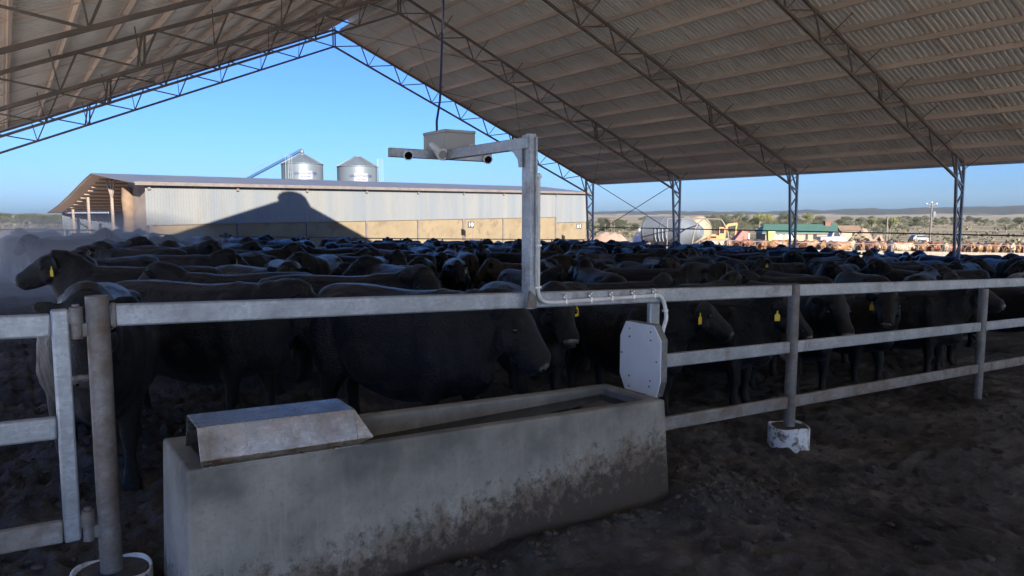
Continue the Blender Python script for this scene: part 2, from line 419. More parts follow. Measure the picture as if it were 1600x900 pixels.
# mud banked against the trough and its far end
GZ += .14 * np.exp(-(((GX - 4.35) / .5) ** 2 + ((GY - 3.75) / .55) ** 2)) + .07 * np.exp(-((GY - 3.45) / .16) ** 2) * (GX > .4) * (GX < 4.3)
GZ += .10 * np.exp(-(((GX - 7.4) / .9) ** 2 + ((GY - 3.3) / .5) ** 2)) + .12 * np.exp(-(((GX - 10.2) / 1.2) ** 2 + ((GY - 4.0) / .6) ** 2))
me = bpy.data.meshes.new('ground')
nx, ny = len(xs), len(ys)
co = np.stack([GX, GY, GZ], -1).reshape(-1, 3)
idx = np.arange(nx * ny).reshape(ny, nx)
fa = np.stack([idx[:-1, :-1], idx[:-1, 1:], idx[1:, 1:], idx[1:, :-1]], -1).reshape(-1, 4)
me.vertices.add(len(co)); me.vertices.foreach_set('co', co.ravel())
me.loops.add(fa.size); me.loops.foreach_set('vertex_index', fa.ravel())
me.polygons.add(len(fa)); me.polygons.foreach_set('loop_start', np.arange(0, fa.size, 4)); me.polygons.foreach_set('loop_total', np.full(len(fa), 4))
me.update(calc_edges=True); me.validate(); shade(me)
me.materials.append(M['ground'])
ground = bpy.data.objects.new('ground', me); COL.objects.link(ground); ground['kind'] = 'structure'
ground['label'] = 'dark trampled manure and mud under the shed, dry paddocks beyond'

# clods of dung and soil on the mud
def blob(mb, c, r):
    sc = (random.uniform(.8, 1.5), random.uniform(.8, 1.5), random.uniform(.5, .9)); o = len(mb.v)
    mb.sphere(c, r, 7, 5, sc)
    for i in range(o, len(mb.v)):
        p = Vector(mb.v[i]); q = p - Vector(c); mb.v[i] = tuple(Vector(c) + q * random.uniform(.72, 1.25))
mb = MB()
def gz_at(x, y):
    i = int(np.clip(np.searchsorted(xs, x), 1, nx - 1)); j = int(np.clip(np.searchsorted(ys, y), 1, ny - 1))
    return float(GZ[j, i])
for k in range(1900):
    u = random.random()
    if u < .35: x, y = random.uniform(-.9, 1.6), random.uniform(4.5, 9)
    elif u < .6: x, y = random.gauss(4.6, .5), random.gauss(3.7, .4)
    elif u < .75: x, y = random.uniform(.6, 4.3), random.gauss(3.42, .10)
    else: x, y = random.uniform(3.5, 11), random.uniform(1.6, 4.6)
    if .4 < x < 4.1 and 3.5 < y < 4.4: continue
    blob(mb, (x, y, gz_at(x, y) + .004), abs(random.gauss(.008, .008)) + .004)
o = mb.build('mud_clods', M['soil'], smooth=False); tag(o, 'loose dark clods of dung and soil scattered on the mud', 'clods', kind='stuff')

# ------------------------------------------------------------------ the open cattle shed overhead
XR, ZR, HALF, SL = 15.3, 12.25, 18.6, .42
YF, YB = 39.45, -33.0
def zr(x): return ZR - SL * abs(x - XR)
TY = [39.3 - 8.02 * k for k in range(7)]
shed = thing('cattle_shed', 'long open-sided cattle shed with ribbed iron gable roof on lattice steel trusses', 'shed', (XR, -5, 0))
SLOT, OVER = .42, .35
ang = math.atan(SL)
for sgn in (-1, 1):
    mb = MB(); pit = .2
    prof = []
    y = YB
    while y < YF:
        prof += [(y, 0), (y + .085, 0), (y + .105, .075), (y + .182, .075)]
        y += pit
    prof.append((YF, 0))
    x0, x1 = XR + sgn * SLOT, XR + sgn * (HALF + OVER)
    vs = []
    for yy, dz in prof: vs += [(x0, yy, zr(x0) + dz), (x1, yy, zr(x1) + dz)]
    fs = [(2 * i, 2 * i + 1, 2 * i + 3, 2 * i + 2) for i in range(len(prof) - 1)]
    mb.add(vs, fs); mb.build('roof_sheet', M['roof'], shed)
    # purlins, C sections lying along the shed
    nP = 16
    for k in range(nP):
        u = .55 + (HALF - .5) * k / (nP - 1)
        x = XR + sgn * u; z = zr(x) - .012
        n = Vector((-sgn * -SL, 0, 1)).normalized() if False else Vector((sgn * SL, 0, 1)).normalized()
        t = Vector((sgn, 0, -SL)).normalized()
        P = Vector((x, 0, z))
        pr = [P, P - n * .2, P - n * .2 + t * .075, P - n * .18 + t * .075, P - n * .19 + t * .006, P - n * .01 + t * .006, P - n * .018 + t * .075, P + t * .075]
        mb = MB(); mb.prism(pr, (0, YB + .2, 0), (0, YF - .05, 0)); mb.build('purlin', M['purlin'], shed)
    # bridging rods between the purlins
    for k in range(8):
        for off in (2.7, 5.35):
            yb = 39.3 - 8.02 * k - off
            if yb < -9: continue
            mb = MB()
            a, b2 = XR + sgn * .6, XR + sgn * (HALF - .1)
            mb.bar((a, yb, zr(a) - .13), (b2, yb, zr(b2) - .13), .035, .035)
            mb.build('bridging_rod', M['purlin'], shed)
    # eave strip and gable barge
    xe = XR + sgn * (HALF + OVER - .02)
    mb = MB(); mb.bar((xe, YB, zr(xe) - .10), (xe, YF - .06, zr(xe) - .10), .03, .22); mb.build('eave_gutter', M['galv'], shed)
    a = XR + sgn * .5
    mb = MB(); mb.bar((a, YF + .03, zr(a) - .08), (xe, YF + .03, zr(xe) - .08), .03, .2, up=(0, 0, 1)); mb.build('barge_board', M['purlin'], shed)
# ridge vent
mb = MB()
pv = [(-1.2, .12), (-1.35, .5), (-1.2, .82), (-.8, 1.08), (-.3, 1.2), (.3, 1.2), (.8, 1.08), (1.2, .82), (1.35, .5), (1.2, .12)]
pts = [(XR + a, 0, zr(XR + 1.15) + z - .15) for a, z in pv]
n = len(pts)
vs = [(p[0], YB, p[2]) for p in pts] + [(p[0], YF, p[2]) for p in pts]
mb.add(vs, [(i, i + 1, i + 1 + n, i + n) for i in range(n - 1)])
o = mb.build('ridge_vent', M['roof'], shed); s_ = o.modifiers.new('thick', 'SOLIDIFY'); s_.thickness = .02
def truss(Y, first):
    ch = MB(); web = MB(); fly = []
    dep = .88
    def top(x): return Vector((x, Y, zr(x) - .27))
    def bot(x): return Vector((x, Y, zr(x) - .27 - dep))
    for sgn in (-1, 1):
        xe = XR + sgn * (HALF - .15); xi = XR + sgn * (HALF - .75)
        ch.bar(top(XR), top(xe), .10, .10); ch.bar(bot(XR), bot(xi + sgn * .0), .09, .09)
        nP = 9; step = (HALF - .75) / nP
        for k in range(nP):
            u0, u1 = k * step, (k + 1) * step
            tx = XR + sgn * (u0 + step * .78)
            # near-vertical strut and diagonal
            web.bar(bot(XR + sgn * u1), top(XR + sgn * (u1 - step * .22)), .05, .05)
            web.bar(bot(XR + sgn * u0), top(XR + sgn * (u1 - step * .22)), .05, .05)
            xf = XR + sgn * u1
            nn = Vector((sgn * SL, 0, 1)).normalized()
            fly.append(MB().bar(bot(xf) + Vector((0, .0, .03)), Vector((xf + sgn * .25, Y - .95, zr(xf + sgn * .25) - .16)), .03, .03))
        # doubled members at the splice
        for o_ in (-.09, .09):
            xm = XR + sgn * (step * 6)
            web.bar(bot(xm) + Vector((o_, .05, 0)), top(xm - sgn * .1) + Vector((o_ * .4, .05, 0)), .06, .06)
    web.bar(bot(XR) + Vector((-.06, 0, 0)), top(XR) + Vector((-.06, 0, .15)), .06, .06)
    web.bar(bot(XR) + Vector((.06, 0, 0)), top(XR) + Vector((.06, 0, .15)), .06, .06)
    t = ch.build('roof_truss', M['truss'], shed)
    web.build('truss_web', M['truss'], t); [f_.build('fly_brace', M['truss'], t) for f_ in fly]
def column(Y, sgn):
    xo = XR + sgn * (HALF - .05); xi_t = XR + sgn * (HALF - .72); xi_b = XR + sgn * (HALF - .36)
    zg = gh(xo, Y) - .1
    zt_o = zr(xo) - .3; zt_i = zr(xi_t) - .3
    mb = MB()
    mb.bar((xo, Y, zg), (xo, Y, zt_o), .10, .10, up=(0, 1, 0)); mb.bar((xi_b, Y, zg), (xi_t, Y, zt_i), .10, .10, up=(0, 1, 0))
    c = mb.build('lattice_column', M['column'], shed)
    lc = MB(); H = zt_i - zg; m = 8
    zl = [zg + .25 + (zt_o - zg - .9) * k / m for k in range(m + 1)]
    def xin(z): return xi_b + (xi_t - xi_b) * (z - zg) / H
    for k in range(m):
        a, b = zl[k], zl[k + 1]
        if k % 2: lc.bar((xo, Y, a), (xin(b), Y, b), .055, .055, up=(0, 1, 0))
        else: lc.bar((xin(a), Y, a), (xo, Y, b), .055, .055, up=(0, 1, 0))
        if k == 4: lc.bar((xin(a), Y, a), (xo, Y, a), .055, .055, up=(0, 1, 0))
    lc.bar((xin(zl[m]), Y, zl[m]), (xo, Y, zl[m] - .25), .08, .08, up=(0, 1, 0))
    lc.bar((xi_t, Y, zt_i), (xo, Y, zl[m] - .2), .06, .06, up=(0, 1, 0))
    lc.build('column_lacing', M['column'], c)
    bp = MB(); bp.box(((xo + xi_b) / 2, Y, zg + .12), (.75, .35, .06)); bp.build('base_plate', M['column'], c)
for k, Y in enumerate(TY):
    truss(Y, k == 0)
    if k < 6:
        for sgn in (-1, 1): column(Y, sgn)
for sgn in (-1, 1):    # tie rods crossing the first bay, and wind bracing under the sheets
    xo = XR + sgn * (HALF - .05)
    a, b = TY[0], TY[1]
    for (ya, za), (yb, zb) in (((a, 4.3), (b, .75)), ((b, 4.1), (a, .6))):
        mb = MB(); mb.path([(xo, ya, za - (0 if sgn > 0 else -0)), (xo, yb, zb)], .022, 6); mb.build('tie_rod', M['truss'], shed)
    for k in range(3):
        u0, u1 = k * 6.2, (k + 1) * 6.2
        xa, xb = XR + sgn * u0, XR + sgn * u1
        for (pa, pb) in (((xa, a), (xb, b)), ((xb, a), (xa, b))):
            mb = MB(); mb.path([(pa[0], pa[1], zr(pa[0]) - .28), (pb[0], pb[1], zr(pb[0]) - .28)], .014, 5); mb.build('wind_brace', M['truss'], shed)

# ------------------------------------------------------------------ yard fence along the trough
FY = 4.36
def rail_top(x): return 1.536 - .036 * (min(x, 14.5) - .41) - .026 * max(0, x - 14.5)
fence = thing('yard_fence', 'grey steel cattle-rail fence with round posts and white pipe footings', 'fence', (.41, FY, 0))
PX = [.375, 6.36, 10.42, 14.5, 18.6, 22.7, 26.8, 30.9, 34.2]
def rounded_rail(p0, p1, mat, name, parent, h=.118, w=.045):
    mb = MB(); mb.bar(p0, p1, w, h); return mb.build(name, mat, parent, smooth=True, bevel=.012, segs=3)
for i, x in enumerate(PX):
    zb = gh(x, FY) - .3
    top = rail_top(x) + (.045 if i == 0 else (.004 if i == 1 else -.125))
    mb = MB(); mb.path([(x, FY, zb), (x, FY, top)], .055 if i == 0 else .056, 24)
    mb.build('fence_post', M['pipe'], fence, smooth=True)
    if i < 2:
        ct = (.10, -.09)[i]; cb = ct - .45; r = .19
        mb = MB(); mb.lathe([(r, cb), (r, cb + .1), (r, ct - .15), (r, ct - .004), (r - .004, ct), (r - .012, ct), (r - .015, ct - .004), (r - .015, ct - .1), (r - .015, cb)], (x, FY, 0), 40, caps=False)
        # dented, slightly oval rim
        for j, v in enumerate(mb.v):
            a = math.atan2(v[1] - FY, v[0] - x); k = 1 + .05 * math.cos(2 * a + 1 + i)
            mb.v[j] = (x + (v[0] - x) * k, FY + (v[1] - FY) * k, v[2] + (.012 * math.sin(3 * a + i) if v[2] > cb + .1 else 0))
        col_ = mb.build('footing_collar', M['collar'], fence, smooth=True)
        mb = MB(); mb.lathe([(.01, ct - .004), (.1, ct - .008), (.177, ct - .014), (.177, ct - .4)], (x, FY, 0), 24)
        mb.build('soil_fill', M['soil'], col_, smooth=True)
g = .056
def seg(x0, x1, off, mat):
    return rounded_rail((x0, FY, rail_top(x0) - .059 - off), (x1, FY, rail_top(x1) - .059 - off), mat, 'fence_rail', fence)
seg(PX[0] + g, PX[1] - .058, 0, M['galv']); seg(PX[1] + .058, PX[2] - .03, 0, M['galv']); 
for k_ in range(2, 8): seg(PX[k_] - .026, PX[k_ + 1] - .03, 0, M['galv'])
UX = 4.46
mb = MB(); mb.bar((UX, FY + .03, gh(UX, FY) - .1), (UX, FY + .03, rail_top(UX) - .120), .045, .115, up=(1, 0, 0)); mb.build('fence_upright', M['galv'], fence, bevel=.012, smooth=True)
for off, mt in ((.562, 'galv'), (1.115, 'galv_old')):
    for x0, x1 in ((UX + .06, PX[1] - .058), (PX[1] + .058, PX[2] - .058)) + tuple((PX[k_] + .058, PX[k_ + 1] - .058) for k_ in range(2, 8)):
        seg(x0, x1, off, M[mt])
# weld collars where the rails meet the posts
for x in (PX[0] + .075, ):
    mb = MB(); mb.bar((x - .014, FY, rail_top(x) - .059), (x + .012, FY, rail_top(x) - .059), .055, .13); mb.build('weld_plate', M['pipe'], fence, bevel=.01)

gate = thing('yard_gate', 'steel rail yard gate hung on hinges beside the round post', 'gate', (.23, FY, .3))
mb = MB(); mb.bar((.205, FY, .30), (.205, FY, 1.525), .045, .078, up=(1, 0, 0)); mb.build('gate_upright', M['galv'], gate, smooth=True, bevel=.012)
for zt, mt in ((1.505, 'galv'), (.975, 'galv'), (.425, 'galv_old')):
    rounded_rail((.163, FY, zt - .06), (-2.9, FY, zt - .06 + .1), M[mt], 'gate_rail', gate)
for z in (1.44, .36):
    mb = MB(); mb.path([(.278, FY - .0, z - .075), (.278, FY, z + .075)], .028, 16); mb.path([(.278, FY, z + .0), (.278, FY, z + .09)], .032, 16); mb.path([(.278, FY, z + .09), (.278, FY, z + .105)], .018, 12)
    mb.bar((.255, FY, z + .04), (.235, FY, z + .04), .03, .07); mb.bar((.30, FY, z - .03), (.33, FY, z - .03), .03, .07)
    mb.build('hinge', M['pipe'], gate, smooth=True, bevel=.004)

# ------------------------------------------------------------------ water trough
TX0, TX1, TYN, TYF = .64, 3.83, 3.635, 4.27
def tz(x): return .80 - .036 * (x - .63)
trough = thing('water_trough', 'long stained concrete water trough under the top rail', 'trough', (.64, 3.6, 0))
mb = MB()
def ring(x0, x1, y0, y1, dz=0, z=None):
    return [(x, y, (tz(x) + dz) if z is None else z) for x, y in ((x0, y0), (x1, y0), (x1, y1), (x0, y1))]
fl = .055
rings = [ring(TX0 - .03, TX1 + .04, TYN - fl, TYF + fl, z=-.35), ring(TX0, TX1, TYN, TYF, 0),
         ring(TX0 + .11, TX1 - .11, TYN + .085, TYF - .085, 0), ring(TX0 + .14, TX1 - .16, TYN + .12, TYF - .12, -.45)]
mb.loft(rings, caps=True)
# subdivide the long faces so the bevelled rim can be nibbled
body = mb.build('trough_body', M['concrete'], trough, smooth=True, bevel=.018, segs=3)
mb = MB(); wr = ring(TX0 + .115, TX1 - .115, TYN + .09, TYF - .09, 0)
zw = tz(TX1) - .055
mb.add([(x, y, zw) for x, y, z in wr], [(0, 1, 2, 3)]); w = mb.build('water', M['water']); w['kind'] = 'structure'; w['label'] = 'dark still water inside the concrete trough'
# folded steel cover over the float valve
mb = MB()
cx0, cx1 = .715, 1.52
def cz(x, dz): return tz(x) + dz
prof_ = [(TYN + .01, -.005), (TYN + .035, .0), (TYN + .06, .015), (TYN + .11, .172), (TYN + .345, .180), (TYN + .40, .02), (TYN + .42, .0)]
A = [Vector((cx0, y, cz(cx0, z))) for y, z in prof_]; B = [Vector((cx1, y, cz(cx1, z))) for y, z in prof_]
n = len(prof_)
mb.add(A + B, [(i, i + 1, i + 1 + n, i + n) for i in range(n - 1)])
# sloping end plate at the water end
E = [Vector((cx1 + (.10 if z < .05 else 0), y, cz(cx1, z))) for y, z in prof_]
mb.add(B[1:-1] + [Vector((cx1 + .09, B[2].y, cz(cx1, .012))), Vector((cx1 + .09, B[-2].y, cz(cx1, .012)))], [(0, 1, 5), (1, 2, 5), (2, 3, 6, 5), (3, 4, 6)])
cover = mb.build('trough_cover', galvanised('stained_cover_steel', (.40, .42, .43), .28, .85, rust=(.16, .135, .11), rust_amt=.5), smooth=False)
s_ = cover.modifiers.new('thick', 'SOLIDIFY'); s_.thickness = .006; s_.offset = 1
bv = cover.modifiers.new('bevel', 'BEVEL'); bv.width = .006; bv.segments = 2; bv.limit_method = 'ANGLE'
tag(cover, 'folded galvanised steel cover sitting over one end of the concrete trough', 'cover')

# ------------------------------------------------------------------ camera gantry on the rail
GXp = 3.13; zt0 = rail_top(GXp)
gan = thing('camera_gantry', 'galvanised steel post and arm carrying sensors out over the cattle', 'gantry', (GXp, FY, zt0 - .118))
mb = MB(); mb.box((GXp, FY - .045, (zt0 - .12 + 2.578) / 2), (.066, .045, 2.578 - zt0 + .12))
# channel lips: the post is a strut with a slot down its camera side
post = mb.build('gantry_post', M['galv'], gan, smooth=True, bevel=.006)
mb = MB()
for s2 in (-1, 1): mb.box((GXp + s2 * .024, FY - .075, (zt0 + 2.565) / 2 + .02), (.016, .016, 2.55 - zt0 - .05))
mb.build('post_lip', M['galv'], post)
mb = MB(); mb.box((GXp - .008, FY + .005, (zt0 + 2.57) / 2), (.04, .05, 2.57 - zt0)); mb.build('post_web', M['galv'], post, bevel=.004)
mb = MB(); mb.prism([(GXp - .05, FY - .06, zt0 - .10), (GXp + .03, FY - .06, zt0 - .118), (GXp + .03, FY - .06, zt0 - .03), (GXp - .03, FY - .06, zt0 + .02)], (0, -.02, 0), (0, 0, 0)); mb.build('foot_gusset', M['pipe'], gan)
AZ = 2.512; AE = 5.58
mb = MB(); mb.bar((GXp - .02, FY - .06, AZ), (GXp - .02, AE, AZ - .008), .05, .082); mb.build('gantry_arm', M['galv'], gan, smooth=True, bevel=.006)
mb = MB(); mb.prism([(GXp - .02, FY + .0, AZ - .04), (GXp - .02, FY + .15, AZ - .044), (GXp - .02, FY + .11, AZ - .06), (GXp - .02, FY + .055, AZ - .11), (GXp - .02, FY + .04, AZ - .17), (GXp - .02, FY, AZ - .17)], (-.028, 0, 0), (-.022, 0, 0)); mb.build('corner_gusset', M['galv'], gan)
BX0, BX1 = 2.63, 3.62
mb = MB(); mb.bar((BX0, AE + .027, AZ + .0), (BX1, AE + .027, AZ - .004), .05, .075); mb.build('cross_bar', M['galv'], gan, smooth=True, bevel=.006)
def sensor(x, y, z, drop):
    r = Matrix.Rotation(R(-drop), 4, 'X')
    mb = MB()
    d = Vector((-.25, -1, -.34)).normalized(); p = Vector((x, y + .02, z))
    mb.path([p, p + d * .06], [.046, .046], 6)
    hd = mb.build('sensor_hood', M['white_pvc'], gan, bevel=.004)
    lens = MB(); lens.path([p + d * .05, p + d * .0615], .033, 16); lens.build('sensor_lens', M['dark_hole'], hd)
    st = MB(); st.bar((x - .03, y + .012, z + .005), (x - .12, y + .012, z + .012), .012, .055); st.build('strap', M['white_pvc'], hd, bevel=.003)
sensor(2.79, AE - .0, AZ - .005, 20); sensor(3.57, AE - .0, AZ - .005, 20)
mb = MB()
p = Vector((3.055, AE - .09, AZ - .0)); d = Vector((-.1, -1, -.35)).normalized()
mb.path([p + d * -.12 + Vector((-.05, 0, .05)), p, p + d * .03], [.02, .05, .052], 14)
hd = mb.build('sensor_hood', M['white_pvc'], gan, smooth=True)
mb = MB(); mb.path([p + d * .025, p + d * .032], .036, 16); mb.build('sensor_lens', M['box_grey'], hd)
ebox = thing('control_box', 'grey plastic control box standing on the gantry arm', 'electrical box', (3.34, 5.85, AZ + .04))
mb = MB(); bx, by, bz = 3.34, 5.86, AZ + .042
mb.box((bx, by, bz + .085), (.31, .40, .155)); mb.build('box_body', M['box_grey'], ebox, smooth=True, bevel=.008)
mb = MB(); mb.box((bx, by, bz + .175), (.318, .408, .026)); mb.build('box_lid', M['box_grey'], ebox, smooth=True, bevel=.006)
mb = MB(); mb.path([(bx + .10, by - .19, bz + .05), (bx + .10, by - .235, bz + .05), (bx + .115, by - .25, bz + .045), (bx + .16, by - .25, bz + .02)], .02, 10); mb.build('cable_gland', M['white_pvc'], ebox, smooth=True)
mb = MB(); mb.box((bx - .158, by + .13, bz + .03), (.008, .03, .05)); mb.build('latch', M['box_grey'], ebox)
# supply cable slung from the box to the roof
ct_ = Vector((3.95, 7.05, zr(3.95) - .5)); cb_ = Vector((bx - .09, by + .06, bz + .187))
mid = [cb_, cb_ + Vector((.01, .02, .10)), cb_ + Vector((.09, .10, .30)), cb_.lerp(ct_, .30) + Vector((.06, 0, -.03)), cb_.lerp(ct_, .5) + Vector((.04, 0, -.02)), cb_.lerp(ct_, .75), ct_]
mb = MB(); mb.path(mid, .011, 8); cab = mb.build('supply_cable', M['cable'], smooth=True); tag(cab, 'dark blue power cable hanging from the shed roof to the control box', 'cable')
mb = MB(); q0 = cb_.lerp(ct_, .22) + Vector((.06, 0, 0)); q1 = ct_ + Vector((.05, .05, 0))
mb.path([q0, q0.lerp(q1, .35) + Vector((-.03, .02, 0)), q0.lerp(q1, .7), q1], .005, 6); cab2 = mb.build('steel_wire', M['zinc_clip'], smooth=True); tag(cab2, 'thin steel support wire running up beside the blue cable', 'wire')

# conduit and reader panel
cond = thing('conduit', 'white flexible conduit clipped from gantry post along rail to panel', 'conduit', (GXp + .06, FY - .05, zt0))
cy = FY - .045
x0 = GXp + .065
line = [(x0, cy, 2.30), (x0, cy, 1.9), (x0, cy, 1.62), (x0, cy, zt0 + .02), (x0 + .012, cy, zt0 - .03), (x0 + .045, cy, zt0 - .065), (x0 + .10, cy, zt0 - .082)]
xe = UX - .04
line += [(xx, cy, rail_top(xx) - .082 + .028 * ((xx - x0) / (xe - x0))) for xx in np.linspace(x0 + .2, xe, 8)]
zc = rail_top(xe) - .056
line += [(xe + .05, cy, zc - .015), (xe + .085, cy, zc - .06), (xe + .095, cy - .01, zc - .12), (xe + .075, cy - .04, zc - .19), (xe + .03, cy - .06, zc - .25), (xe - .0, cy - .07, zc - .31)]
# smooth with Catmull-Rom
def catmull(P, k=5):
    P = [Vector(p) for p in P]; P = [P[0]] + P + [P[-1]]; out = []
    for i in range(1, len(P) - 2):
        for j in range(k):
            t = j / k; a, b, c, d = P[i - 1:i + 3]
            out.append(.5 * ((2 * b) + (c - a) * t + (2 * a - 5 * b + 4 * c - d) * t * t + (3 * b - a - 3 * c + d) * t ** 3))
    return out + [P[-2]]
mb = MB(); mb.path(catmull(line), .0165, 12); mb.build('conduit_tube', M['white_pvc'], cond, smooth=True)
def saddle(p, vertical=False):
    mb = MB(); p = Vector(p)
    if vertical:
        mb.box(p, (.05, .03, .02)); mb.path([p + Vector((-.035, -.012, 0)), p + Vector((-.035, -.028, 0))], .009, 8)
    else:
        mb.box(p + Vector((0, .0, .004)), (.022, .04, .042)); mb.box(p + Vector((0, .012, .04)), (.02, .012, .04)); mb.path([p + Vector((0, .01, .048)), p + Vector((0, -.014, .048))], .010, 8)
    mb.build('saddle_clip', M['zinc_clip'], cond, bevel=.003)
for t_ in (.14, .36, .55, .76, .97):
    xx = x0 + .1 + (xe - x0 - .1) * t_
    saddle((xx, cy, rail_top(xx) - .082 + .028 * ((xx - x0) / (xe - x0))))
for z in (2.28, 1.78, zt0 + .035): saddle((x0, cy, z), True)
saddle((xe + .092, cy - .01, zc - .13), True)

PXc = 4.36
pan = thing('reader_panel', 'pale octagonal reader panel with grey edge hung at trough end', 'panel', (PXc, 4.44, .5))
def octo(x, s=1.0):
    yc, zc_, hw, hh, c1 = 4.43, .80, .245, .30, .085
    base = [(-hw + c1 * .5, -hh), (hw - c1 * .8, -hh), (hw, -hh + c1 * 1.5), (hw, hh - c1 * 1.6), (hw - c1 * .8, hh), (-hw + c1, hh), (-hw, hh - c1 * 1.4), (-hw, -hh + c1 * 1.6)]
    return [Vector((x, yc + a * s, zc_ + b * s)) for a, b in base]
mb = MB(); mb.loft([octo(PXc), octo(PXc + .065)]); mb.build('panel_edge', galvanised('panel_edge_steel', (.27, .28, .29), .5, .4, rust=(.14, .12, .1), rust_amt=.35), pan, bevel=.006)
mb = MB(); mb.loft([octo(PXc - .012, .985), octo(PXc - .001, .99)]); mb.build('panel_face', M['panel'], pan, bevel=.004)
for a, b in ((-.13, .24), (.12, .24), (-.13, .17), (.12, .17), (-.13, -.17), (.12, -.17), (-.12, -.22), (.12, -.26), (-.20, 0), (.215, .02)):
    mb = MB(); mb.path([(PXc - .018, 4.43 + a, .80 + b), (PXc - .011, 4.43 + a, .80 + b)], .008, 10); mb.build('screw', M['zinc_clip'], pan)
mb = MB(); mb.box((PXc + .085, 4.40, .95), (.05, .06, .10)); mb.box((PXc + .085, 4.40, .68), (.05, .06, .10)); mb.build('mounting_bracket', M['galv'], pan)

# ------------------------------------------------------------------ cattle
def ell(c, a, b, hw, hh, n=18, e=2.2, low=1.0):
    out = []
    for k in range(n):
        t = 2 * math.pi * k / n; ct, st = math.cos(t), math.sin(t)
        u = math.copysign(abs(ct) ** (2 / e), ct) * hw; v = math.copysign(abs(st) ** (2 / e), st) * hh
        if v < 0: u *= low
        out.append(Vector(c) + a * u + b * v)
    return out
X_, Y_, Z_ = Vector((1, 0, 0)), Vector((0, 1, 0)), Vector((0, 0, 1))
def make_cow(idx, poll, yaw, pitch, stride=0.0, roll=0.0, fat=1.0, tail=0.0):
    """a bovine built along +X, hooves on z=0; returns dict of meshes"""
    mb = MB()
    body = [(-.97, 1.15, .10, .15), (-.92, 1.09, .21, .25), (-.83, 1.04, .275, .325), (-.70, .99, .31, .385), (-.53, .945, .325, .43),
            (-.35, .915, .355, .455), (-.13, .89, .38, .475), (.08, .88, .385, .48), (.26, .895, .37, .475), (.43, .92, .34, .46),
            (.58, .95, .31, .435), (.71, .97, .27, .39), (.82, .985, .215, .32), (.91, .99, .12, .20)]
    mb.loft([ell((x, 0, z), Y_, Z_, hw * fat, hh, e=2.25, low=.95) for x, z, hw, hh in body])
    # hip bones, tail head, shoulders, withers, brisket
    for s in (-1, 1):
        mb.sphere((-.56, s * .215, 1.255), .085, 10, 7, (1.7, .9, .62))
        mb.sphere((-.86, s * .10, 1.20), .07, 10, 7, (1.2, .9, .9))
        mb.sphere((.47, s * .215, .98), .215, 12, 9, (.85, .62, 1.5))
        mb.sphere((-.72, s * .185, .94), .25, 12, 9, (.95, .68, 1.4))
        mb.sphere((-.12, s * .20, .80), .22, 12, 9, (1.8, 1, 1.1))
    mb.sphere((-.88, 0, 1.25), .085, 10, 7, (1.3, .8, .8))
    mb.sphere((.43, 0, 1.29), .125, 10, 7, (1.9, .85, .72))
    mb.sphere((.70, 0, .76), .21, 12, 9, (1.1, .72, 1.05))
    # legs
    for s in (-1, 1):
        st = stride * s
        f = [(.49, .19, .82, .17, .12), (.48, .20, .64, .135, .10), (.50 + st * .5, .195, .50, .098, .078), (.52 + st * .8, .19, .365, .072, .068), (.515 + st, .19, .29, .052, .050), (.51 + st, .19, .17, .047, .045), (.52 + st, .19, .10, .058, .054), (.55 + st, .19, .05, .066, .062), (.56 + st, .19, 0, .074, .068)]
        mb.loft([ell((x, s * y, z), X_, Y_, a, b, 12, 2) for x, y, z, a, b in f])
        st = -stride * s
        h = [(-.69, .18, .92, .25, .15), (-.65, .205, .74, .22, .135), (-.67 + st * .3, .205, .60, .16, .108), (-.76 + st * .6, .20, .49, .10, .076), (-.82 + st * .9, .195, .41, .078, .062), (-.805 + st, .195, .31, .055, .052), (-.79 + st, .195, .17, .051, .049), (-.78 + st, .195, .10, .061, .056), (-.75 + st, .195, .05, .068, .062), (-.74 + st, .195, 0, .076, .068)]
        mb.loft([ell((x, s * y, z), X_, Y_, a, b, 12, 2) for x, y, z, a, b in h])
    # tail
    tl = [(-.92, 0, 1.27), (-.99, tail * .2, 1.19), (-1.02, tail * .5, 1.0), (-1.02, tail, .78), (-1.01, tail * 1.1, .58), (-1.01, tail, .42), (-1.01, tail, .34)]
    mb.path(tl, [.04, .036, .030, .027, .036, .045, .02], 8)
    # neck
    P = Vector(poll) - Vector((.08, 0, 0))
    hd = Vector((math.cos(pitch) * math.cos(yaw), math.cos(pitch) * math.sin(yaw), -math.sin(pitch)))
    A = Vector((.52, 0, 1.03)); B = A + Vector((.30, 0, .06 + .25 * (P.z - 1.15)))
    back = P - Vector((hd.x, hd.y, max(-.35, min(.25, hd.z * .4)))).normalized() * .16
    def bez(t):
        return A * (1 - t) ** 3 + B * 3 * t * (1 - t) ** 2 + back * 3 * t * t * (1 - t) + (P + hd * .04) * t ** 3
    rings = []
    for i in range(8):
        t = i / 7; c = bez(t); tg = (bez(min(1, t + .02)) - bez(max(0, t - .02))).normalized()
        sd = Z_.cross(tg).normalized(); up = tg.cross(sd)
        hw = .245 + (.142 - .245) * t ** .9; hh = .385 + (.185 - .385) * t ** .85
        rings.append(ell(c - up * (.03 * math.sin(t * 3)), sd, up, hw, hh, 16, 2.1))
    mb.loft(rings)
    # head
    sd = Vector((-math.sin(yaw), math.cos(yaw), 0)); up = hd.cross(sd)
    if roll:
        q = Quaternion(hd, roll); sd = q @ sd; up = q @ up
    def H(t, s_=0, u=0): return P + hd * t + sd * s_ + up * u
    prof = [(-.06, .02, .07, .07), (-.02, .02, .115, .11), (.05, 0, .142, .14), (.13, -.025, .146, .165), (.19, -.04, .140, .17), (.25, -.052, .120, .155), (.31, -.062, .108, .148), (.37, -.066, .102, .134), (.42, -.068, .105, .124), (.47, -.070, .102, .112), (.505, -.073, .080, .084), (.52, -.073, .036, .036)]
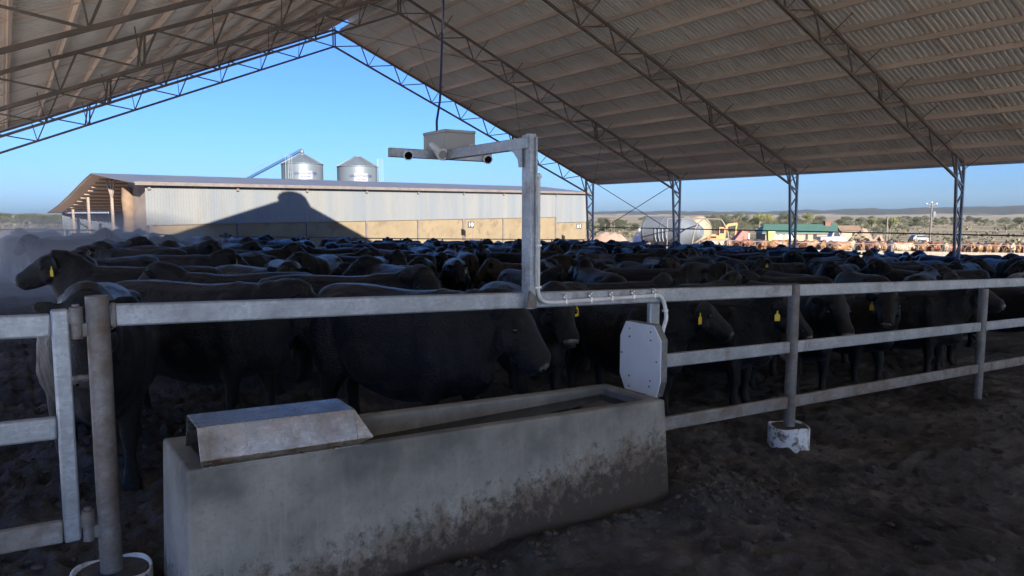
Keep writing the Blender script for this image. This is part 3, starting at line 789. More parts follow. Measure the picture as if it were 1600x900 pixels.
    mb.loft([ell(H(t, 0, u), sd, up, hw, hh, 18, 2.3, .82) for t, u, hw, hh in prof])
    for s in (-1, 1):
        mb.sphere(H(.145, s * .118, .06), .038, 10, 7)                       # brow
        mb.sphere(H(.16, s * .09, -.11), .088, 10, 7)                       # cheek
        e0 = H(.015, s * .10, .03); ea = (sd * s * .93 - hd * .22 - up * (.12 + .1 * ((idx * 7) % 3 - 1))).normalized()
        wd = (up - ea * up.dot(ea)).normalized(); th = ea.cross(wd)
        mb.loft([ell(e0 + ea * d, wd, th, a, .020 if d < .15 else .014, 12, 2) for d, a in ((0, .042), (.04, .06), (.08, .078), (.12, .080), (.165, .060), (.195, .024))])
    me = mb.mesh('cow_raw')
    ob = bpy.data.objects.new('cow_raw', me); COL.objects.link(ob)
    r = ob.modifiers.new('r', 'REMESH'); r.mode = 'VOXEL'; r.voxel_size = .0175; r.adaptivity = 0
    s = ob.modifiers.new('s', 'SMOOTH'); s.factor = .5; s.iterations = 7
    d = ob.modifiers.new('d', 'DECIMATE'); d.ratio = .35
    dg = bpy.context.evaluated_depsgraph_get()
    out = bpy.data.meshes.new_from_object(ob.evaluated_get(dg)); bpy.data.objects.remove(ob)
    out.name = 'cow'
    # folds of hide, ribs and hair whorls
    n = len(out.vertices); co = np.empty(n * 3); out.vertices.foreach_get('co', co); co = co.reshape(-1, 3)
    nr = np.empty(n * 3); out.vertices.foreach_get('normal', nr); nr = nr.reshape(-1, 3)
    x, y, z = co.T
    dsp = vnoise(x * 3.1 + idx * 7, z * 3.1 + y * 2, 11) * .014 + vnoise(x * 9 + idx, z * 5 + y * 4, 12) * .005 + vnoise(x * 22, z * 20 + y * 20, 13) * .0025
    dsp += .006 * np.sin(x * 34 + z * 6) * np.exp(-((x - .72) / .16) ** 2) * (z > .7)      # neck folds
    dsp += .004 * np.sin(x * 30 - z * 5) * np.exp(-((x - .1) / .3) ** 2) * (z > .6) * (z < 1.2)  # ribs
    co = co + nr * dsp[:, None]
    out.vertices.foreach_set('co', co.ravel()); out.update(); shade(out)
    out.materials.clear(); out.materials.append(M['coat_black'])
    res = {'body': out}
    for nm, s in (('eye_a', 1), ('eye_b', -1)):
        e = MB(); e.sphere(H(.168, s * .137, .012), .025, 12, 9); m_ = e.mesh('eye'); m_.materials.append(M['eye']); shade(m_); res[nm] = m_
    z_ = MB()
    z_.loft([ell(H(t, 0, u), sd, up, hw, hh, 18, 2.4, .9) for t, u, hw, hh in ((.475, -.046, .086, .062), (.503, -.052, .079, .056), (.527, -.058, .054, .042), (.533, -.058, .022, .018))])
    m_ = z_.mesh('muzzle'); m_.materials.append(M['muzzle']); shade(m_); res['muzzle'] = m_
    nz = MB()
    for s in (-1, 1): nz.sphere(H(.518, s * .044, -.046), .016, 8, 6, (1, 1, 1.2))
    m_ = nz.mesh('nostril'); m_.materials.append(M['eye']); shade(m_); res['nostril'] = m_
    for nm, s in (('tag_a', 1), ('tag_b', -1)):
        c = H(.015, s * .20, .0) + Vector((0, 0, -.02)) + hd * .026
        fx = (Vector((hd.x, hd.y, 0)).normalized() + Vector((sd.x, sd.y, 0)) * s * .75).normalized(); sx = Z_.cross(fx)
        g = MB(); w, h = .036, .088
        out_ = [(-.010, 0), (.010, 0), (.011, -.034), (w, -.052), (w, -.034 - h), (-w, -.034 - h), (-w, -.052), (-.011, -.034)]
        g.prism([c + sx * a + Z_ * b for a, b in out_], fx * 0, fx * .004)
        m_ = g.mesh('ear_tag'); m_.materials.append(M['tag'])
        res[nm] = m_
    return res
pi = math.pi
VAR = [
    make_cow(0, (1.06, 0, 1.34), 0.0, R(42)),
    make_cow(1, (1.16, 0.05, 1.00), R(8), R(52), .05),
    make_cow(2, (1.02, .17, 1.34), R(55), R(32), -.04, 0, 1.04, .06),
    make_cow(3, (1.02, -.17, 1.34), R(-55), R(32), .06, 0, .98, -.05),
    make_cow(4, (1.03, 0, 1.44), R(6), R(22), .03, 0, 1.0, .03),
    make_cow(5, (1.12, -.12, 1.06), R(-38), R(46), -.06, 0, 1.05, -.04),
    make_cow(6, (1.10, .06, 1.24), R(14), R(48), .08, 0, .97),
    make_cow(7, (.98, .24, 1.36), R(85), R(28), .0, R(8), 1.0, -.08),
]
cattle = []
def add_cow(x, y, hd, var, label, scale=1.0, tagged=0, detail=True, mat=None, group=None, cat='cow', dz=0):
    v = VAR[var]
    o = bpy.data.objects.new('cow', v['body']); COL.objects.link(o)
    o.location = (x, y, gh(x, y) + dz - .01); o.rotation_euler = (0, 0, R(hd)); o.scale = (scale,) * 3
    if mat: o.material_slots[0].link = 'OBJECT'; o.material_slots[0].material = M[mat]
    tag(o, label, cat, group)
    def kid(nm, me):
        c = bpy.data.objects.new(nm, me); COL.objects.link(c); c.parent = o; return c
    if detail:
        kid('eye', v['eye_a']); kid('eye', v['eye_b']); kid('muzzle', v['muzzle']); kid('nostril', v['nostril'])
    if tagged & 1: kid('ear_tag', v['tag_a'])
    if tagged & 2: kid('ear_tag', v['tag_b'])
    cattle.append((x, y, R(hd), o))
    return o
def segdist(a, b):
    best = 9
    for i in (-.72, -.25, .22, .70):
        ax, ay = a[0] + math.cos(a[2]) * i, a[1] + math.sin(a[2]) * i
        for j in (-.72, -.25, .22, .70):
            best = min(best, math.hypot(ax - b[0] - math.cos(b[2]) * j, ay - b[1] - math.sin(b[2]) * j))
    return best
RT, LT, TO, AW = -34.5, 145.5, 235.5, 55.5
G1 = 'black cattle in the shed pen'
def nearxy(x, y, hd, var, label, **k):
    sc = k.get('scale', 1.0)
    reach = (1.18 if var in (2, 3, 7) else 1.34) * sc
    sn, cs = math.sin(R(hd)), abs(math.cos(R(hd)))
    low = min(y + sn * reach - .10, y - sn * 1.0 * sc, y - .36 * cs * sc - .25 * abs(sn))
    if low < FY + .12: y += FY + .12 - low
    for o in cattle:
        q = segdist((x, y, R(hd)), o)
        if q < .5: print('close', round(q, 2), label, '|', o[3]['label'])
    return add_cow(x, y, hd, var, label, group=G1, **k)
nearxy(.56, 6.60, 262, 0, 'big black cow facing the gate post, muzzle showing between gate and post', scale=1.06)
nearxy(1.45, 10.6, 160, 4, 'black cow with raised head and pale ear tag above the round gate post', scale=1.02, tagged=1)
nearxy(1.52, 7.55, -50, 6, 'black cow in profile behind the steel trough cover, muzzle towards the trough', scale=1.04)
nearxy(2.90, 5.90, -70, 6, 'large dusty black cow broadside right behind the trough with lowered head', scale=1.06)
nearxy(4.76, 6.75, 256, 0, 'black cow facing out under the conduit with pale muzzle and yellow tag', scale=1.02, tagged=1)
nearxy(6.05, 6.40, 266, 2, 'black cow with head turned aside just beside the octagonal panel, yellow tag', tagged=2)
nearxy(7.27, 6.30, -72, 0, 'black cow whose muzzle shows just past the post with the white footing', tagged=2)
nearxy(9.06, 6.25, 244, 0, 'black cow facing straight out over the middle rail between two right posts', scale=1.03)
nearxy(10.6, 6.45, 262, 3, 'black cow with tagged ear under the top rail near the last post', tagged=2)
nearxy(11.9, 6.2, 282, 4, 'black cow in deep shade behind the last fence post')
nearxy(13.4, 6.6, 258, 5, 'black cow facing out beyond the last fence post')
nearxy(3.25, 8.25, -34, 3, 'black cow just left of the gantry post, face turned out, big yellow tag', scale=1.02, tagged=1)
nearxy(2.9, 10.6, -70, 3, 'black cow with long flat back behind the profile cow by the trough cover')
nearxy(2.35, 9.4, 150, 0, 'black cow with steep withers facing away just above the top rail')
nearxy(7.9, 8.6, -18, 2, 'black cow broadside with face turned out and small yellow tag, right of the gantry', tagged=1)
nearxy(8.3, 6.9, -88, 5, 'black cow in deep shade behind the middle rail right of the footed post')
nearxy(9.6, 8.3, 8, 0, 'black cow with long level back above the rail right of the panel')
nearxy(6.3, 8.3, 200, 1, 'black cow side-on behind the one beside the octagonal panel')
def near(px, d, *a, **k):
    x, y = cam_xy(px, d); return nearxy(x, y, *a, **k)
near(62, 27.5, 232, 0, 'dust-veiled cow standing alone facing out at the left of the pen', scale=1.05, detail=False)
near(98, 21.5, 150, 0, 'dust-veiled cow with ears spread behind the raised tagged head', detail=False)
near(20, 24.0, 95, 1, 'dim cow in the dust cloud nearest the left edge of the pen', detail=False)
near(150, 30, 20, 0, 'dust-veiled cow broadside below the open end of the grain shed', detail=False)
near(1430, 14.2, -30, 7, 'black cow with a bony hip and pale-fringed ear above the rail near the end post')

marks = [(0, 235, 'below the shed\'s open end'), (235, 440, 'below the shed\'s shadowed wall'), (440, 610, 'below the two silos'),
         (610, 800, 'below the cream panels'), (800, 930, 'just past the gantry post'), (930, 1110, 'below the lying silo'),
         (1110, 1320, 'below the green roof'), (1320, 1480, 'below the power pole'), (1480, 1700, 'past the last lattice column')]
def describe(x, y, hd, colour, tagged):
    px, d = px_of(x, y)
    wh = next((t for a, b, t in marks if a <= px < b), 'at the edge of the pen')
    row = 'near rows' if d < 16 else ('middle rows' if d < 27 else 'far rows')
    rel = (hd - TO) % 360
    face = 'facing out' if rel < 45 or rel > 315 else ('facing right' if rel < 135 else ('facing away' if rel < 225 else 'facing left'))
    return f"{colour} cow{' with yellow tag' if tagged else ''} {face}, {row} {wh}"
tries = 0; count = 0
crnd = random.Random(5)
while tries < 30000 and count < 205:
    tries += 1
    x = crnd.uniform(-1.0, 36.5); y = crnd.uniform(5.3, 39.0)
    px, d = px_of(x, y)
    if px < -30 or px > 1680 or d < 6.2: continue
    if px < 150 and d < 24: continue
    if px < 215 and d < 10.5: continue
    if px < 110 and crnd.random() < .8: continue
    if y > 37.6: continue
    k = crnd.random()
    hd = crnd.choice([RT, LT, TO, AW, TO, AW, 0, 180, 90, -90]) + crnd.gauss(0, 22)
    c = (x, y, R(hd))
    lim = .66 if d < 26 else .72
    if min(y + math.sin(c[2]) * 1.4, y - math.sin(c[2]) * 1.05, y - .4) < FY + .15: continue
    if any(abs(o[0] - x) < 3 and abs(o[1] - y) < 3 and segdist(c, o) < lim for o in cattle): continue
    colour = 'coat_black'; word = 'black'
    q = crnd.random()
    if d > 15 and q < .09: colour, word = 'coat_darkbrown', 'dark brown'
    elif d > 17 and q < .105: colour, word = 'coat_pied', 'black and white'
    elif d > 30 and px > 850 and q < .25: colour, word = 'coat_darkbrown', 'dark brown'
    tg = crnd.choice([0, 0, 1, 2]) if d < 26 else 0
    add_cow(x, y, hd, crnd.choice([0, 0, 2, 3, 4, 4, 6, 7, 1, 5, 2, 3]), describe(x, y, hd, word, tg), crnd.uniform(.95, 1.05), tg, d < 13, None if colour == 'coat_black' else colour, G1)
    count += 1
print('pen cattle', count, 'tries', tries)

# red, tan and cream cattle in the sun along the far feed rail
G2 = 'sunlit cattle at the far feed rail'
frnd = random.Random(3)
def feed_pt(px, dd): return cam_xy(px, dd)
names = {'coat_red': 'red-brown', 'coat_tan': 'tan', 'coat_cream': 'cream'}
fm = [(1090, 1180, 'below the orange excavator'), (1180, 1320, 'below the green roof'), (1320, 1400, 'left of the short bare pole'), (1400, 1490, 'by the power pole'), (1490, 1700, 'right of the end column')]
for row, (d0, st) in enumerate(((74, 13.5), (79, 19))):
    px = 1098 + row * 5
    while px < 1625:
        x, y = cam_xy(px, d0 + (px - 1100) * .006 + frnd.uniform(-.3, .3))
        mt = frnd.choice(['coat_red', 'coat_tan', 'coat_cream', 'coat_cream', 'coat_tan', 'coat_red'])
        hd = frnd.choice([TO, TO, TO, AW, RT, LT]) + frnd.gauss(0, 14)
        wh = next((t for a, b, t in fm if a <= px < b), 'right of the end column')
        rel = (hd - TO) % 360
        face = 'facing out' if rel < 45 or rel > 315 else ('side-on' if rel < 135 or rel > 225 else 'rump out')
        add_cow(x, y, hd, frnd.choice([0, 1, 2, 3, 6]), f"{names[mt]} sunlit cow {face}, {'front' if row == 0 else 'back'} feed row {wh}", frnd.uniform(.95, 1.05), 0, False, mt, G2)
        px += st * frnd.uniform(.75, 1.3) * (1.9 if face == 'side-on' else 1)
def pipe_line(name, label, cat, pts, rad, mat, posts=None, zt=None, ph=1.3, pn='post'):
    t = thing(name, label, cat, pts[0])
    mb = MB(); mb.path(pts, rad, 6); mb.build('rail', mat, t)
    return t
# hooped feed barrier in front of those cattle
a_, b_ = Vector((*cam_xy(1092, 71.6), 0)), Vector((*cam_xy(1640, 74.5), 0))
fr = thing('feed_barrier', 'rusty hooped feed barrier in front of the sunlit cattle', 'feed barrier', tuple(a_))
L = (b_ - a_).length; dr = (b_ - a_).normalized()
def gp(p, h): return Vector((p.x, p.y, gh(p.x, p.y) + h))
for h in (1.25, .45):
    mb = MB(); mb.path([gp(a_ + dr * (L * i / 12), h) for i in range(13)], .035, 6); mb.build('rail', M['truss'], fr)
nh = 44
for i in range(nh):
    c = a_ + dr * (L * (i + .5) / nh); w = .36
    mb = MB(); mb.path([gp(c - dr * w, .45), gp(c - dr * w, .85), gp(c - dr * w * .6, 1.08), gp(c, 1.16), gp(c + dr * w * .6, 1.08), gp(c + dr * w, .85), gp(c + dr * w, .45)], .022, 5)
    mb.build('hoop', M['truss'], fr)
for i in range(14):
    c = a_ + dr * (L * i / 13); mb = MB(); mb.path([gp(c, -.2), gp(c, 1.28)], .045, 6); mb.build('post', M['truss'], fr)
# concrete feed bunk below it
mb = MB(); off = Vector((dr.y, -dr.x, 0)) * .5
mb.prism([gp(a_ + off, -.2), gp(a_ + off, .42), gp(a_ + off * 1.5, .5), gp(a_ + off * 1.5, -.2)], (0, 0, 0), (b_ - a_) + Vector((0, 0, gh(b_.x, b_.y) - gh(a_.x, a_.y))))
o = mb.build('feed_bunk', plain('pale_bunk_concrete', (.17, .145, .115), .9)); tag(o, 'long low pale concrete feed bunk below the hooped barrier', 'feed bunk')

# pen rails at the far side and under the right eave
fr = thing('pen_rail', 'thin dark steel rails closing the far end of the shed pen', 'fence', (-3, 40.2, 0))
for h in (1.38,):
    mb = MB(); mb.path([(x, 40.2, gh(x, 40.2) + h) for x in np.linspace(-3.3, 33.8, 12)], .032, 6); mb.build('rail', M['truss'], fr)
mb = MB(); mb.path([(x, 40.2, gh(x, 40.2) + .75) for x in np.linspace(-3.3, 33.8, 12)], .022, 6); mb.build('rail', M['truss'], fr)
for x in np.linspace(-3.3, 33.8, 14):
    mb = MB(); mb.path([(x, 40.2, gh(x, 40.2) - .2), (x, 40.2, gh(x, 40.2) + 1.4)], .045, 8); mb.build('post', M['truss'], fr)
fr = thing('pen_rail', 'steel rails strung past the lattice columns under the right eave', 'fence', (34.2, 40, 0))
for h, r in ((2.28, .035), (1.22, .04), (.7, .03)):
    mb = MB(); mb.path([(34.4, y, gh(34.4, y) + h) for y in np.linspace(40, 7, 10)], r, 6); mb.build('rail', M['truss'], fr)
for y in np.linspace(40, 8, 9):
    mb = MB(); mb.path([(34.4, y - 1.5, gh(34.4, y) - .2), (34.4, y - 1.5, gh(34.4, y) + 1.25)], .045, 8); mb.build('post', M['truss'], fr)

# ------------------------------------------------------------------ grain shed beyond the pen
def camxyz(r_, d_, z): return Vector((r_ * CY + d_ * SY, -r_ * SY + d_ * CY, z))
P0 = camxyz(-27.2, 55, 0); P1 = camxyz(9.8, 97.8, 0)
ax = (P1 - P0); LW = ax.length; ax.normalize(); back = Vector((-ax.y, ax.x, 0))
TILT = .56 / LW
def W(s, b, z): return P0 + ax * s + back * b + Vector((0, 0, z + TILT * s))
gs = thing('grain_shed', 'long pale iron grain shed with cream concrete base and one open end', 'shed', tuple(P0))
EZ = 4.30
def clad(name, s0, s1, b, z0, z1, mat, pit=.22, dep=.035):
    mb = MB(); pr = []
    s = s0
    while s < s1 - .01:
        pr += [(s, 0), (min(s1, s + pit * .6), 0), (min(s1, s + pit * .7), -dep), (min(s1, s + pit * .9), -dep)]; s += pit
    pr.append((s1, 0))
    vs = []
    for s, d in pr: vs += [W(s, b + d, z0), W(s, b + d, z1)]
    mb.add(vs, [(2 * i, 2 * i + 1, 2 * i + 3, 2 * i + 2) for i in range(len(pr) - 1)])
    return mb.build(name, mat, gs)
EB = LW - 6.6
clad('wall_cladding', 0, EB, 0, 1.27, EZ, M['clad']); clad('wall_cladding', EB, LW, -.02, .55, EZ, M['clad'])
bays = [0.25]
sx = 7.3
while sx < EB - 1: bays.append(sx); sx += 6.55
bays.append(EB)
for i in range(len(bays) - 1):
    s0, s1 = bays[i] + .14, bays[i + 1] - .14
    mb = MB(); mb.prism([W(s0, .02, -3.5), W(s1, .02, -3.5), W(s1, .02, 1.22 - (.02 * (i % 3))), W(s0, .02, 1.22)], (0, 0, 0), back * .2)
    mb.build('concrete_panel', M['tilt'], gs)
for s in bays:
    mb = MB(); mb.bar(W(s, .02, -3.5), W(s, .02, 1.24), .2, .2, up=back); mb.build('base_post', M['fascia'], gs)
    mb = MB(); mb.bar(W(s, -.08, EZ - .42), W(s, -.08, EZ + .05), .2, .2, up=back); mb.build('eave_bracket', M['fascia'], gs)
mb = MB(); mb.prism([W(EB + .1, .02, -3.5), W(LW, .02, -3.5), W(LW, .02, .5), W(EB + .1, .02, .5)], (0, 0, 0), back * .2); mb.build('concrete_panel', M['tilt'], gs)
mb = MB(); mb.bar(W(0, -.04, 1.25), W(EB, -.04, 1.25), .06, .06); mb.build('flashing', M['fascia'], gs)
# roof: short rise to the ridge, long fall to the low far eave, slightly arched
rp = [(-.45, EZ + .12), (.4, EZ + .20), (7.4, 5.33), (8.5, 5.05), (10, 4.55), (12.5, 3.72), (15, 2.95), (17.5, 2.36), (18, 2.25)]
vs = []
for b, z in rp: vs += [W(-1.0, b, z), W(LW + .4, b, z)]
mb = MB(); mb.add(vs, [(2 * i, 2 * i + 1, 2 * i + 3, 2 * i + 2) for i in range(len(rp) - 1)])
rf = mb.build('roof', M['shed_roof'], gs); s_ = rf.modifiers.new('thick', 'SOLIDIFY'); s_.thickness = .07; s_.offset = -1
vs = []
for b, z in rp[1:-1]: vs += [W(-.9, b, z - .10), W(LW, b, z - .10)]
mb = MB(); mb.add(vs, [(2 * i, 2 * i + 1, 2 * i + 3, 2 * i + 2) for i in range(len(rp) - 3)])
o = mb.build('bounce_lit_underside', plain('bounce_lightened_tan', (.46, .38, .32), .7, 0, .1, .5), gs); s_ = o.modifiers.new('thick', 'SOLIDIFY'); s_.thickness = .02; s_.offset = 0  # sheet added under the roof, its lightened tan standing in for ground bounce
mb = MB(); mb.bar(W(-.9, -.47, EZ + .02), W(LW + .3, -.47, EZ + .02), .05, .26); mb.build('gutter', M['fascia'], gs)
# purlins seen from the open end
for i in range(1, 12):
    b = 7.4 + 10.2 * i / 12; z = np.interp(b, [p[0] for p in rp], [p[1] for p in rp]) - .18
    mb = MB(); mb.bar(W(-.1, b, z - .06), W(LW, b, z - .06), .06, .14); mb.build('purlin', M['shed_post'], gs)
# closed ends and back wall
mb = MB(); mb.prism([W(LW, .2, -3.5), W(LW, 17.4, -3.5), W(LW, 17.4, 2.3), W(LW, 7.4, 5.1), W(LW, .2, EZ)], (0, 0, 0), -ax * .1); mb.build('end_wall', M['clad'], gs)
clad('back_wall', 0, LW, 17.45, 1.0, 2.35, plain('shade_painted_iron', (.075, .085, .10), .7)); mb = MB(); mb.prism([W(0, 17.3, -3.5), W(LW, 17.3, -3.5), W(LW, 17.3, 1.0), W(0, 17.3, 1.0)], (0, 0, 0), back * .15); mb.build('back_concrete', plain('shade_dark_push_wall', (.10, .105, .11), .85), gs)  # both colours darkened so the sunlit back wall reads as shaded
mb = MB(); mb.bar(W(.2, 17.2, 2.2), W(.2, 7.5, 2.2), .06, .12); mb.build('girt', M['galv'], gs)
# posts at the open end with branching braces
for b, zt, br in ((15.2, 2.7, 0), (11.6, 3.7, 0), (6.6, 4.9, 1)):
    mb = MB(); mb.bar(W(.15, b, -3.5), W(.15, b, zt - (1.3 if br else .2)), .17, .17, up=ax); mb.build('end_post', M['shed_post'], gs)
    if br:
        for q in (-.9, 0, .9):
            mb = MB(); mb.bar(W(.15, b, zt - 1.6), W(.15, b + q, zt - .05), .10, .10, up=ax); mb.build('post_brace', M['shed_post'], gs)
mb = MB(); mb.prism([W(1.2, 5.2, -3.5), W(1.2, 3.0, -3.5), W(1.2, 3.5, 1.5), W(1.2, 5.2, 1.6)], (0, 0, 0), ax * .25); mb.build('push_wall', M['tilt'], gs)
mb = MB(); mb.prism([W(.25, 3.6, -3.5), W(.25, .25, -3.5), W(.25, .25, EZ - .1), W(.25, 2.6, EZ + .3), W(.25, 3.6, EZ + .45)], (0, 0, 0), ax * .12); mb.build('end_sheeting', plain('dusty_end_sheet', (.14, .112, .095), .8, 0, .25, .6), gs)
mb = MB()
cp = [(W(.1, 3.25, -1.5), .62), (W(.1, 3.25, .5), .66), (W(.12, 3.22, 1.8), .6), (W(.1, 3.28, 3.2), .66), (W(.1, 3.25, 4.1), .58)]
mb.path([p for p, _ in cp], [r * .75 for _, r in cp], 12); mb.build('rolled_curtain', plain('tan_canvas', (.13, .085, .053), .9, 0, .3, 1.5, .5), gs, smooth=True)

# number signs in front of it
def number_sign(px, d, z, txt, label):
    x, y = cam_xy(px, d); t = thing('number_sign', label, 'sign', (x, y, gh(x, y)), -YAW)
    zz = z - gh(x, y)
    mb = MB(); mb.box((0, 0, zz), (.66, .05, .66)); part(mb, 'sign_plate', M['black'], t)
    mb = MB(); mb.path([(.2, .06, -.2), (.2, .06, zz)], .035, 6); part(mb, 'pole', M['truss'], t)
    o = text_obj(txt, .55, M['white_pvc'], t, .006, 'numerals'); o.location = (0, -.035, zz); o.rotation_euler = (R(90), 0, 0)
number_sign(904.5, 90, 2 - (353.5 - 336) / 1150 * 90, '11', 'black sign with white 11 at the right end of the grain shed')
number_sign(736, 78, 2 - (351 - 336) / 1150 * 78, '10', 'black sign with white 10 in front of a cream panel left of the gantry')

# ------------------------------------------------------------------ silos
M['silo'] = plain('silo_iron', (.10, .118, .135), .5, .25, .12, .8, stretch=(1, 1, .2))
M['blue_ink'] = plain('blue_paint', (.008, .025, .12), .6)
M['blue_steel'] = plain('blue_auger_paint', (.02, .055, .13), .4, .1)
M['white_paint'] = plain('white_paint', (.28, .28, .28), .6)
def silo(px, d, ye, yp, label, hat, side):
    x, y = cam_xy(px, d); g_ = gh(x, y)
    t = thing('grain_silo', label, 'silo', (x, y, g_), -math.atan2(x, y))
    ze = 2 + (336 - ye) / 1150 * d - g_; zp = 2 + (336 - yp) / 1150 * d - g_; r = 31 / 1150 * d
    mb = MB(); pr = [(r, 0)]; z = .2
    while z < ze:
        pr += [(r, z), (r + .035, z + .12)]; z += .24
    pr += [(r, ze)]
    mb.lathe(pr, n=48, caps=False); part(mb, 'silo_wall', M['silo'], t, smooth=True)
    mb = MB(); mb.lathe([(r + .12, ze - .05), (r + .1, ze + .02), (.5, zp - .12), (.42, zp - .1), (.42, zp), (.05, zp + .05)], n=48); rf = part(mb, 'cone_roof', M['silo'], t)
    mb = MB()
    for k in range(28):
        a = 2 * pi * k / 28; mb.bar((math.cos(a) * (r + .1), math.sin(a) * (r + .1), ze + .04), (math.cos(a) * .5, math.sin(a) * .5, zp - .08), .05, .07)
    o = mb.build('roof_ribs', M['silo'], None); o.parent = rf
    if hat:
        mb = MB(); mb.sphere((0, 0, zp + .30), .28, 14, 9, (1, 1, 1.2)); part(mb, 'top_spout', M['silo'], t, smooth=True)
    # ladder with cage
    lad = MB(); a0 = -pi / 2 + side
    for q in (-.09, .09):
        a = a0 + q; lad.bar((math.cos(a) * (r + .25), math.sin(a) * (r + .25), 0), (math.cos(a) * (r + .25), math.sin(a) * (r + .25), ze + 1.0), .05, .05)
        lad.bar((math.cos(a) * (r + .8), math.sin(a) * (r + .8), 2.5), (math.cos(a) * (r + .8), math.sin(a) * (r + .8), ze + 1.0), .04, .04)
    for k in range(int(ze / .6)):
        z = .4 + k * .6; A_ = [(math.cos(a0 + q) * (r + .25), math.sin(a0 + q) * (r + .25), z) for q in (-.09, .09)]; lad.bar(A_[0], A_[1], .03, .03)
    part(lad, 'ladder', M['silo'], t)
    a = .16
    mb = MB(); vs = []
    for k in range(9):
        b = a - .32 + .64 * k / 8
        for z in (ze - 2.05, ze - 1.0): vs.append(((r + .045) * math.sin(b), -(r + .045) * math.cos(b), z))
    mb.add(vs, [(2 * k, 2 * k + 1, 2 * k + 3, 2 * k + 2) for k in range(8)]); part(mb, 'sign_plate', plain('sign_white', (.20, .205, .21), .6), t)
    o = text_obj('GRAINMASTER', .46, M['blue_ink'], t, .012, 'lettering', bend=r + .05); o.location = (0, 0, ze - 1.35); o.rotation_euler = (0, 0, a)
    mb = MB(); vs = []
    for j in range(7):
        for k in range(2):
            b = a - .24 + .48 * (j + .72 * k) / 7
            for z in (ze - 1.82, ze - 1.70): vs.append(((r + .06) * math.sin(b), -(r + .06) * math.cos(b), z))
    mb.add(vs, [(4 * j, 4 * j + 1, 4 * j + 3, 4 * j + 2) for j in range(7)]); part(mb, 'small_print', M['blue_ink'], t)
    return x, y, g_ + zp
s1 = silo(476, 100, 258, 242.5, 'corrugated iron silo with blue lettering and auger spout on top', True, -.55)
silo(561.5, 100, 262, 246, 'corrugated iron silo with blue lettering and a ladder on its right', False, 1.15)
at = thing('grain_auger', 'long blue grain auger leaning up to the left silo', 'auger', (*cam_xy(393, 99), 0))
p1 = Vector((s1[0], s1[1], s1[2] + .55)); q = cam_xy(393, 99); p0 = Vector((q[0], q[1], 2 + (336 - 279) / 1150 * 99)); pg = p1 + (p0 - p1) * 2.05
mb = MB(); mb.path([pg, p1], .19, 12); mb.build('auger_tube', M['blue_steel'], at, smooth=True)
mb = MB(); mb.path([pg + Vector((0, 0, .5)), (pg.lerp(p1, .5)) + Vector((0, 0, 1.0)), p1 + Vector((0, 0, .25))], .02, 5); mb.path([pg.lerp(p1, .5), pg.lerp(p1, .5) + Vector((0, 0, 1.0))], .03, 5); mb.build('stay_cable', M['truss'], at)
mb = MB(); w_ = pg.lerp(p1, .3); gz = gh(w_.x, w_.y)
for s_ in (-1, 1): mb.bar(w_, (w_.x + s_ * .8, w_.y, gz + .4), .08, .08)
mb.build('undercarriage', M['blue_steel'], at)
mb = MB(); mb.lathe([(.2, -.1), (.6, .5), (.6, .55)], pg, 10); mb.build('intake_hopper', M['blue_steel'], at)

# ------------------------------------------------------------------ trees
def leafcloud(mb, c, rx, rz, n, size, rn):
    for _ in range(n):
        while True:
            p = Vector((rn.uniform(-1, 1), rn.uniform(-1, 1), rn.uniform(-1, 1)))
            if .25 < p.length < 1: break
        p = Vector(c) + Vector((p.x * rx, p.y * rx, p.z * rz))
        q = Quaternion((rn.uniform(-1, 1), rn.uniform(-1, 1), rn.uniform(-1, 1)), rn.uniform(0, 6)); s = size * rn.uniform(.6, 1.4)
        mb.add([p + q @ Vector(v) * s for v in ((-.5, 0, 0), (0, -.22, .05), (.5, 0, 0), (0, .25, -.04))], [(0, 1, 2, 3)])
def make_tree(rn, kind):
    """unit height tree"""
    tr = MB(); cr = MB(); H = 1.0
    bush = kind == 'bush'
    th = .10 if bush else rn.uniform(.14, .22)
    lean = rn.uniform(-.05, .05)
    tr.path([(0, 0, -.05), (lean * .4, .01, th * .5), (lean, 0, th), (lean * 1.4, .01, .62)], [.034, .026, .022, .008], 7)
    nl = 8 if bush else rn.randint(9, 13)
    for k in range(nl):
        a = rn.uniform(0, 6.28); rr = rn.uniform(.10, .36) * (1.25 if bush else 1); z = rn.uniform(th + .05, .86)
        if z > .7: rr *= .6
        e = Vector((lean + math.cos(a) * rr, math.sin(a) * rr, z))
        tr.path([(lean, 0, max(th * .8, z - .32)), ((lean + e.x) / 2, e.y / 2, z - .14), e], [.016, .011, .004], 5)
        rad = rn.uniform(.11, .20)
        leafcloud(cr, e, rad * 1.2, rad * .8, int(330 * (rad / .15) ** 2), .036, rn)
    leafcloud(cr, (lean, 0, .72), .24, .22, 420, .036, rn)
    a = tr.mesh('trunk'); a.materials.append(M['bark']); b = cr.mesh('crown'); b.materials.append(M['leaf_light'] if kind == 'light' else M['leaf_dark'])
    return a, b
trn = random.Random(21)
TREES = {k: [make_tree(trn, k) for _ in range(n)] for k, n in (('dark', 4), ('light', 2), ('bush', 2))}
def tree(x, y, h, kind, label, wid=1.0, group=None, name='tree'):
    a, b = trn.choice(TREES[kind])
    t = thing(name, label, 'tree' if kind != 'bush' else 'bush', (x, y, gh(x, y) - .05), trn.uniform(0, 6.28), group); t.scale = (h * wid, h * wid, h)
    for nm, me in (('trunk', a), ('crown', b)):
        o = bpy.data.objects.new(nm, me); COL.objects.link(o); o.parent = t
